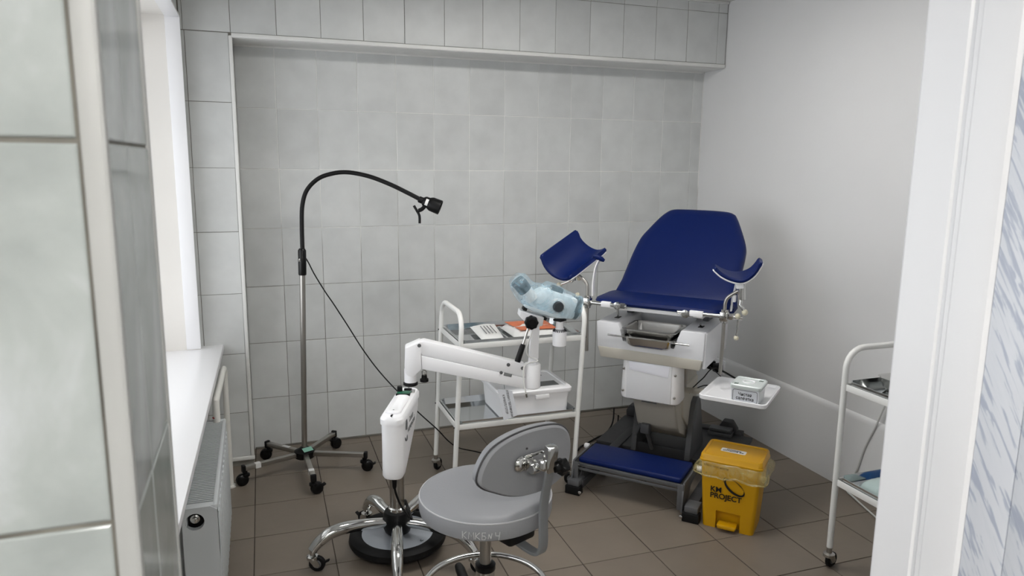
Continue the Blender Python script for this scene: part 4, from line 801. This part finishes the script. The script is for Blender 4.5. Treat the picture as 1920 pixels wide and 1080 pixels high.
ol = [(0.022, -0.01), (0.023, 0.11), (0.026, 0.224), (0.030, 0.315), (0.041, 0.405), (0.066, 0.473), (0.102, 0.556), (0.133, 0.605), (0.166, 0.628), (0.23, 0.632), (0.30, 0.632), (0.413, 0.629), (0.481, 0.617), (0.509, 0.582), (0.548, 0.494), (0.582, 0.406), (0.591, 0.357), (0.594, 0.245), (0.596, 0.109), (0.602, -0.01), (0.42, -0.02), (0.18, -0.02)]
ol = [(p.x, p.y) for p in catmull([(x, y, 0) for x, y in ol], 3, True)]
vs = Vector((0, 0.47, 0.41)).normalized(); nb = Vector((0, 0.41, -0.47)).normalized()   # along the back, and behind it
mx_, my_ = 0.308, 0.31
def bk(s, d): return [Vector((mx_ + (x - mx_) * (1 - s / 0.30), 0.41, 0.895)) + vs * (my_ + (y - my_) * (1 - s / 0.32)) + nb * d for x, y in ol]
b = MB(); b.skin([bk(0.06, -0.006), bk(0.025, -0.002), bk(0.008, 0.005), bk(0.0, 0.018), bk(0.0, 0.042), bk(0.008, 0.052)], True, True, True); bk_ = obj('backrest', b, 'vinyl_blue', t)
obj('back_board', MB().skin([bk(0.02, 0.051), bk(0.02, 0.064)]), 'plastic_white', bk_)
b = MB()
for x in (0.14, 0.42): b.tube([Vector((x, 0.44, 0.85)), Vector((x, 0.46, 0.85)) + nb * 0.06, Vector((x, 0.41, 0.895)) + vs * 0.45 + nb * 0.075], 0.013, 12)
obj('back_carrier', b, 'grey_metal', t)
# cross bars with clamps, rods, knee supports
def side_bar(x0, x1, xs0, xs1, lab):
    s = obj('side_bar', MB().cyl((x0, 0.2, 0.886), (x1, 0.2, 0.882), 0.0095, n=18), 'chrome', t)
    obj('bar_sleeve', MB().box(((xs0 + xs1) / 2, 0.2, 0.884), (abs(xs1 - xs0), 0.026, 0.026), bev=0.003), 'plastic_white', s)
    return s
side_bar(-0.082, 0.16, 0.035, 0.082, 'l'); side_bar(0.685, 0.40, 0.455, 0.515, 'r')
for x, z in ((0.117, 0.884), (0.438, 0.880)):
    obj('bar_ring', MB().lathe([(0.012, -0.007), (0.018, -0.006), (0.018, 0.006), (0.012, 0.007)], (x, 0.19, z), (0, 1, 0), 22), 'chrome', t)
    obj('bar_joint', MB().box((x + 0.02, 0.205, z), (0.03, 0.03, 0.024), bev=0.003), 'grey_metal', t)
def knob_lever(a, e, r, par):
    a, e = Vector(a), Vector(e); l = obj('lever', MB().cyl(a, e, 0.0048, n=12), 'chrome', par); obj('lever_ball', MB().ball(e, r), 'cream_ball', l); return l
for sx, x in ((-1, -0.037), (1, 0.606)):
    cl_ = obj('clamp', MB().box((x, 0.2, 0.886), (0.036, 0.04, 0.042), bev=0.006), 'chrome', t)
    obj('clamp_collar', MB().lathe([(0.013, -0.03), (0.016, -0.028), (0.016, 0.028), (0.013, 0.03)], (x, 0.2, 0.886), n=20), 'chrome', cl_)
    obj('clamp_nut', MB().lathe([(0.012, 0), (0.016, 0.003), (0.016, 0.016), (0.010, 0.02)], (x - sx * -0.02, 0.2, 0.886), (sx, 0, 0), 6), 'chrome', cl_)
knob_lever((-0.083, 0.2, 0.888), (-0.089, 0.2, 0.914), 0.012, t)
knob_lever((0.668, 0.2, 0.882), (0.662, 0.2, 0.795), 0.011, t); obj('lever_ball', MB().ball((0.664, 0.195, 0.893), 0.0125), 'cream_ball', t)
rd = lambda pts: catmull([Vector(p) for p in pts], 6)
rodl = obj('support_rod', MB().tube(rd([(-0.034, 0.2, 0.645), (-0.037, 0.2, 0.80), (-0.038, 0.2, 0.93), (-0.039, 0.2, 0.955), (-0.047, 0.2, 0.978), (-0.085, 0.2, 1.008), (-0.112, 0.2, 1.026)]), 0.0078, 14), 'steel', t)
rodr = obj('support_rod', MB().tube(rd([(0.603, 0.2, 0.625), (0.606, 0.2, 0.78), (0.606, 0.2, 0.92), (0.607, 0.2, 0.945), (0.615, 0.2, 0.968), (0.640, 0.2, 0.990), (0.664, 0.2, 1.006)]), 0.0078, 14), 'steel', t)
b = MB(); b.lathe([(0.010, 0), (0.0145, 0.003), (0.0145, 0.036), (0.010, 0.04)], (-0.116, 0.2, 0.982), (0.1, 0, 1), 18); b.ball((-0.120, 0.19, 0.985), 0.013); js = obj('swivel_joint', b, 'chrome', rodl); knob_lever((-0.122, 0.185, 0.982), (-0.183, 0.19, 0.955), 0.0135, t)
obj('joint_ball', MB().ball((-0.090, 0.215, 0.994), 0.012), 'cream_ball', rodl)
b = MB(); b.lathe([(0.012, 0), (0.0165, 0.003), (0.0165, 0.062), (0.012, 0.066)], (0.675, 0.2, 0.965), (-0.05, 0, 1), 20); b.tube([(0.673, 0.195, 0.966), (0.672, 0.19, 0.945), (0.690, 0.19, 0.920)], 0.008, 12); b.cyl((0.672, 0.2, 1.02), (0.668, 0.19, 1.06), 0.008, n=14); obj('swivel_joint', b, 'chrome', rodr)
knob_lever((0.684, 0.19, 0.925), (0.693, 0.19, 0.914), 0.0135, t)
obj('support_mount', MB().tube([Vector((0.672, 0.165, 1.020)), Vector((0.668, 0.165, 1.048))], (0.018, 0.03), flat=(0, 1, 0)), 'plastic_white', rodr)
obj('joint_sleeve', MB().box((0.645, 0.2, 0.968), (0.012, 0.02, 0.03), bev=0.003), 'plastic_white', rodr)
def trough(far, near, th, name_parent, out_dir):
    """padded half-pipe between two matching rows of points; th thick, away from the leg"""
    F = catmull([Vector(p) for p in far], 4); Nn_ = catmull([Vector(p) for p in near], 4); n = len(F); rows = []
    m = 7
    top = [[F[i].lerp(Nn_[i], j / m) for i in range(n)] for j in range(m + 1)]
    def nrm(j, i):
        a = top[j][min(i + 1, n - 1)] - top[j][max(i - 1, 0)]; c_ = top[min(j + 1, m)][i] - top[max(j - 1, 0)][i]; v = a.cross(c_).normalized()
        return v if v.dot(out_dir) > 0 else -v
    nr = [[nrm(j, i) for i in range(n)] for j in range(m + 1)]
    def shell(ins, d):    # ring around the border, inset and pushed
        g = []
        for j in range(m + 1):
            for i in range(n):
                pass
        return g
    def sheet(b, d0, d1, shrink):
        ctr = sum((p for r in top for p in r), Vector()) / ((m + 1) * n)
        A_ = [[ctr + (top[j][i] - ctr) * (1 - shrink) + nr[j][i] * d0 for i in range(n)] for j in range(m + 1)]
        B_ = [[ctr + (top[j][i] - ctr) * (1 - shrink) + nr[j][i] * d1 for i in range(n)] for j in range(m + 1)]
        bm = b.bm; VA = [[bm.verts.new(p) for p in r] for r in A_]; VB = [[bm.verts.new(p) for p in r] for r in B_]
        for j in range(m):
            for i in range(n - 1):
                bm.faces.new((VA[j][i], VA[j][i + 1], VA[j + 1][i + 1], VA[j + 1][i])); bm.faces.new((VB[j][i], VB[j + 1][i], VB[j + 1][i + 1], VB[j][i + 1]))
        for j in range(m):
            bm.faces.new((VA[j][0], VA[j + 1][0], VB[j + 1][0], VB[j][0])); bm.faces.new((VA[j][n - 1], VB[j][n - 1], VB[j + 1][n - 1], VA[j + 1][n - 1]))
        es = []
        for i in range(n - 1):
            bm.faces.new((VA[0][i], VB[0][i], VB[0][i + 1], VA[0][i + 1])); bm.faces.new((VA[m][i], VA[m][i + 1], VB[m][i + 1], VB[m][i]))
        bm.edges.index_update(); rim = []
        for V_ in (VA, VB):
            for j in range(m):
                for i in (0, n - 1): rim.append(bm.edges.get((V_[j][i], V_[j + 1][i])))
            for i in range(n - 1):
                for j in (0, m): rim.append(bm.edges.get((V_[j][i], V_[j][i + 1])))
        for jj in (0, m):
            for ii in (0, n - 1): rim.append(bm.edges.get((VA[jj][ii], VB[jj][ii])))
        bmesh.ops.bevel(bm, geom=[e for e in rim if e], offset=abs(d1 - d0) * 0.42, segments=3, affect='EDGES', profile=0.5)
        return b
    p_ = obj('knee_support', sheet(MB(), 0.0, th, 0.0), 'vinyl_blue', t, angle=60)
    obj('support_shell', sheet(MB(), th, th + 0.008, 0.05), 'plastic_white', p_)
    return p_
trough([(-0.160, 0.33, 1.219), (-0.124, 0.33, 1.168), (-0.085, 0.33, 1.139), (-0.042, 0.33, 1.126), (0.000, 0.33, 1.138)], [(-0.232, 0.09, 1.110), (-0.213, 0.09, 1.060), (-0.174, 0.09, 1.022), (-0.122, 0.09, 1.008), (-0.088, 0.09, 1.022)], 0.020, t, Vector((0.1, 0, -1)))
trough([(0.534, 0.28, 1.102), (0.57, 0.28, 1.085), (0.61, 0.28, 1.076), (0.651, 0.28, 1.08), (0.69, 0.28, 1.102), (0.721, 0.28, 1.146)], [(0.574, 0.12, 1.113), (0.605, 0.12, 1.086), (0.646, 0.12, 1.069), (0.688, 0.12, 1.066), (0.726, 0.12, 1.097), (0.750, 0.12, 1.146)], 0.016, t, Vector((0.0, 0, -1)))
# armrest-like white strap brackets beside each support
b = MB(); b.tube(rd([(-0.016, 0.215, 0.915), (-0.016, 0.215, 0.98), (-0.006, 0.215, 1.05), (0.012, 0.215, 1.092)]), (0.006, 0.024), flat=(1, 0, 0)); hb = obj('hand_grip_bracket', b, 'plastic_white', t)
obj('hand_grip', MB().tube([(-0.015, 0.20, 1.108), (0.0, 0.205, 1.104), (0.022, 0.215, 1.094), (0.034, 0.22, 1.086)], [0.009, 0.012, 0.012, 0.007], 14), 'vinyl_blue', hb)
b = MB(); b.tube(rd([(0.622, 0.26, 0.90), (0.624, 0.26, 0.95), (0.632, 0.26, 1.0), (0.640, 0.26, 1.05)]), (0.006, 0.022), flat=(1, 0, 0)); hb = obj('hand_grip_bracket', b, 'plastic_white', t)
obj('hand_grip', MB().tube([(0.604, 0.25, 0.90), (0.609, 0.25, 0.93), (0.612, 0.25, 0.96)], [0.008, 0.012, 0.008], 14), 'vinyl_blue', hb)
# side tray on its arm
b = MB(); b.cyl((0.403, 0.40, 0.655), (0.401, 0.40, 0.47), 0.009, n=16); ap = obj('tray_post', b, 'steel', t)
obj('tray_arm', MB().tube([(0.39, 0.40, 0.462), (0.46, 0.36, 0.478), (0.56, 0.27, 0.516), (0.62, 0.25, 0.528)], (0.026, 0.022), flat=(0, 0, 1)), 'plastic_beige', t)
b = MB(); q = lambda g, z, r: [(x, y, z) for x, y in rrect(0.280 + g, 0.320 + g, r, 5, 0.0, 0.0)]
b.skin([q(-0.02, 0.0, 0.02), q(0.0, 0.004, 0.022), q(0.004, 0.020, 0.024), q(-0.006, 0.022, 0.02), q(-0.016, 0.010, 0.018), q(-0.03, 0.006, 0.016)], True, True, True)
TM = Matrix.Translation((0.694, 0.205, 0.542)) @ Matrix.Rotation(-0.045, 4, 'Z'); obj('side_tray', b, 'plastic_white', t, matrix=TM)
# cables lying beside the base
b = MB(); ci = Matrix.Rotation(-CRZ, 4, 'Z') @ Matrix.Translation(-CH)
b.tube(rd([ci @ Vector(p) for p in ((2.03, -0.28, 0.11), (2.0, -0.325, 0.04), (1.93, -0.385, 0.006), (1.851, -0.43, 0.005), (1.76, -0.49, 0.005), (1.70, -0.53, 0.006), (1.665, -0.57, 0.006))]), 0.0045, 8)
b.tube(rd([ci @ Vector(p) for p in ((2.05, -0.30, 0.07), (2.03, -0.33, 0.03), (1.976, -0.384, 0.006), (1.90, -0.44, 0.005), (1.81, -0.50, 0.005), (1.74, -0.57, 0.005), (1.70, -0.62, 0.006))]), 0.0045, 8); obj('power_cable', b, 'black', t)
b = MB(); b.tube(rd([ci @ Vector((2.665, -0.37, 0.325)), (0.60, 0.80, 0.42), (0.50, 0.60, 0.535), (0.455, 0.52, 0.495), (0.40, 0.48, 0.43)]), 0.0028, 8); b.tube(rd([ci @ Vector((2.665, -0.30, 0.32)), (0.60, 0.75, 0.36), (0.48, 0.54, 0.46), (0.40, 0.49, 0.42)]), 0.0026, 8); obj('mains_lead', b, 'black', t)

# lidded napkin box standing on the side tray
lc_ = Vector((0.742, 0.118, 0.550)); wc_ = Matrix.Translation(CH) @ Matrix.Rotation(CRZ, 4, 'Z') @ lc_
t = thing('napkin_box', 'clear lidded plastic box with a printed label on the white side tray', 'box', wc_, CRZ - 0.05)
b = MB(); q = lambda g, z, r: [(x, y, z) for x, y in rrect(0.118 + g, 0.125 + g, r, 4)]
b.skin([q(-0.012, 0.0, 0.01), q(-0.008, 0.003, 0.012), q(0.0, 0.070, 0.012), q(-0.004, 0.070, 0.011), q(-0.012, 0.006, 0.01)], True, True, True); tb = obj('tub', b, 'pale_box', t)
b = MB(); b.skin([q(0.008, 0.064, 0.013), q(0.012, 0.067, 0.014), q(0.012, 0.078, 0.014), q(0.004, 0.082, 0.012), q(-0.006, 0.082, 0.01), q(-0.010, 0.0795, 0.009)], True, True, True); ld = obj('lid', b, 'box_lid', t)
obj('grip_ring', MB().tube([(0.024 * math.cos(2 * PI * k / 32), 0.022 * math.sin(2 * PI * k / 32), 0.081) for k in range(32)], 0.003, 8, True), 'plastic_white', ld)
for x, y in ((-0.042, -0.042), (0.042, 0.042)):
    b = MB()
    for k in range(3): b.box((x + (k - 1) * 0.006, y, 0.0802), (0.0035, 0.016, 0.0012))
    obj('lid_mark', b, 'green_mark', ld)
mt = frame((0, -0.0612, 0.034), (1, 0, 0), (0, -0.05, 1))
cd_ = obj('label_card', MB().box((0, 0, 0), (0.112, 0.062, 0.0008)), 'paper_tag', tb, matrix=mt)
b = MB(); b.tube([(x, y, 0.0006) for x, y in rrect(0.100, 0.050, 0.008, 5)], 0.0009, 5, True); obj('label_border', b, 'ink', cd_)
writing('label_text', ['Чистая', 'салфетка'], 0.019, 'ink', cd_, Matrix.Translation((0, -0.002, 0.0006)), 0.95, 'CENTER', 0.0004, 0.86)

# ---------------------------------------------------------------- yellow pedal bin
lb = Vector((0.712, 0.085, 0)); wb_ = Matrix.Translation(CH) @ Matrix.Rotation(CRZ, 4, 'Z') @ lb
t = thing('pedal_bin', 'yellow pedal bin with a bag under its lid beside the blue step', 'bin', wb_, CRZ)
Wb, Db, Wt, Dt, Hb = 0.212, 0.170, 0.248, 0.190, 0.292
b = MB(); q = lambda w_, d_, z, r: [(x, y, z) for x, y in rrect(w_, d_, r, 5)]
fz = lambda f: (Wb + (Wt - Wb) * f, Db + (Dt - Db) * f, 0.0 + Hb * f)
# front wall carries a recess for the pedal, so the shell is built of rings with the front middle pushed in below z = 0.085
def ringrec(z, rec):
    f = z / Hb; w_, d_ = Wb + (Wt - Wb) * f, Db + (Dt - Db) * f; r = 0.016; pts = []
    for x, y in rrect(w_, d_, r, 5): pts.append((x, y, z))
    # insert recess points on the front edge (y = -d/2), between the left and right front corners
    i = max(k for k in range(len(pts)) if pts[k][0] < -0.01 and pts[k][1] <= -d_ / 2 + 1e-6) ; y0 = -d_ / 2
    ins = [(-0.050, y0, z), (-0.0495, y0 + rec, z), (0.0495, y0 + rec, z), (0.050, y0, z)]
    return pts[:i + 1] + ins + pts[i + 1:]
b.skin([ringrec(0.0, 0.030), ringrec(0.078, 0.030), ringrec(0.081, 0.0), ringrec(Hb, 0.0)], True, True, True); bo = obj('body', b, 'yellow', t, angle=30)
b = MB(); b.box((0, -Db / 2 - 0.004, 0.026), (0.080, 0.052, 0.012), bev=0.005); b.box((0, -Db / 2 - 0.024, 0.022), (0.074, 0.014, 0.016), bev=0.005); obj('pedal', b, 'yellow', t)
b = MB(); b.skin([q(Wt + 0.008, Dt + 0.008, 0.292, 0.02), q(Wt + 0.014, Dt + 0.014, 0.296, 0.022), q(Wt + 0.014, Dt + 0.014, 0.304, 0.022), q(Wt + 0.010, Dt + 0.010, 0.306, 0.021), q(Wt + 0.006, Dt + 0.006, 0.322, 0.021), q(Wt - 0.002, Dt - 0.002, 0.328, 0.02), q(Wt - 0.018, Dt - 0.018, 0.328, 0.016), q(Wt - 0.024, Dt - 0.024, 0.324, 0.014)]); ld = obj('lid', b, 'yellow', t)
obj('lid_hinge', MB().box((0.0, Dt / 2 + 0.008, 0.31), (0.12, 0.016, 0.02), bev=0.004), 'yellow', ld)
sk = obj('lid_label', MB().prism(rrect(0.104, 0.038, 0.006, 3), lambda x, y, d: Vector((x, y, d)), 0.3242, 0.3252), 'paper', ld, matrix=Matrix.Translation((-0.008, -0.002, 0)) @ Matrix.Rotation(-0.02, 4, 'Z'))
writing('label_text', ['Отходы', '«Класса Б»'], 0.0155, 'ink', sk, Matrix.Translation((0, 0, 0.3256)), 0.88, 'CENTER', 0.0004, 1.05)
# bag skirt hanging out all round under the lid
b = MB(); rings = []
for j, (g, z) in enumerate(((0.004, 0.300), (0.020, 0.296), (0.042, 0.280), (0.052, 0.262), (0.048, 0.244), (0.040, 0.236), (0.030, 0.240))):
    r_ = []
    base_ = rrect(Wt + g, Dt + g, 0.03, 7)
    big = []
    for k in range(len(base_)):
        a_, b_ = Vector(base_[k] + (0,)), Vector(base_[(k + 1) % len(base_)] + (0,)); nseg = 8 if (b_ - a_).length > 0.03 else 1
        for m_ in range(nseg): big.append(a_.lerp(b_, m_ / nseg))
    for p_ in big:
        o_ = p_.normalized(); nz = noise.noise(Vector((p_.x * 24, p_.y * 24, 3 + j * 0.25))) * 0.014 * (j / 3 if j < 3 else 1) + noise.noise(Vector((p_.x * 60, p_.y * 60, 9))) * 0.005
        rings_p = p_ + o_ * nz; r_.append((rings_p.x, rings_p.y, z + noise.noise(Vector((p_.x * 16, p_.y * 16, 7))) * 0.012 * (j > 0)))
    rings.append(r_)
k_ = len(rings[0]); rings = [r[:k_] for r in rings]
b.skin(rings, True, False, False); bg_ = obj('bag', b, 'bag_film', t, label='translucent yellow bag skirt hanging from under the lid', angle=70)
b = MB(); b.tube([Vector(p) for p in rings[4]], 0.0022, 6, True); obj('bag_hem', b, 'bag_film', bg_)
writing('bag_print', ['класс опасности'], 0.014, 'ink_brown', bg_, frame((-0.055, -Dt / 2 - 0.0225, 0.288), (1, 0, -0.06), (0, 0.35, 1)), 1, 'CENTER', 0.0, 0.9)
mt = frame((0, -Db / 2 - 0.0085 - 0.0006, 0.165), (1, 0, 0), (0, -0.034, 1))
writing('brand_word', ['KM'], 0.0335, 'ink', bo, mt @ Matrix.Translation((-0.078, 0.012, 0)), 1, 'LEFT', 0.0007, 1.0)
writing('brand_word', ['PROJECT'], 0.0335, 'ink', bo, mt @ Matrix.Translation((-0.078, -0.016, 0)), 1, 'LEFT', 0.0007, 0.98)
b = MB()   # open tilted ring mark: thick lower-left crescent fading to a thin upper edge
def cres(a0, a1, th, off):
    c_, s_ = math.cos(-0.62), math.sin(-0.62); o1, o2 = [], []
    for k in range(41):
        a_ = math.radians(a0 + (a1 - a0) * k / 40); e = th * (0.25 + 0.75 * math.sin(PI * k / 40)); rx, ry = 0.046 + off, 0.024 + off * 0.6
        for (lst, d_) in ((o1, e / 2), (o2, -e / 2)):
            x, y = (rx + d_) * math.cos(a_), (ry + d_) * math.sin(a_); lst.append((0.022 + x * c_ - y * s_, 0.038 + x * s_ + y * c_))
    for k in range(40): b.quad(*[mt @ Vector((x, y, 0.0004)) for x, y in (o1[k], o2[k], o2[k + 1], o1[k + 1])])
cres(150, 395, 0.011, 0.0); cres(158, 215, 0.003, 0.0085); cres(395, 500, 0.0025, 0.001); cres(400, 470, 0.0015, -0.004)
obj('brand_mark', b, 'ink', bo)
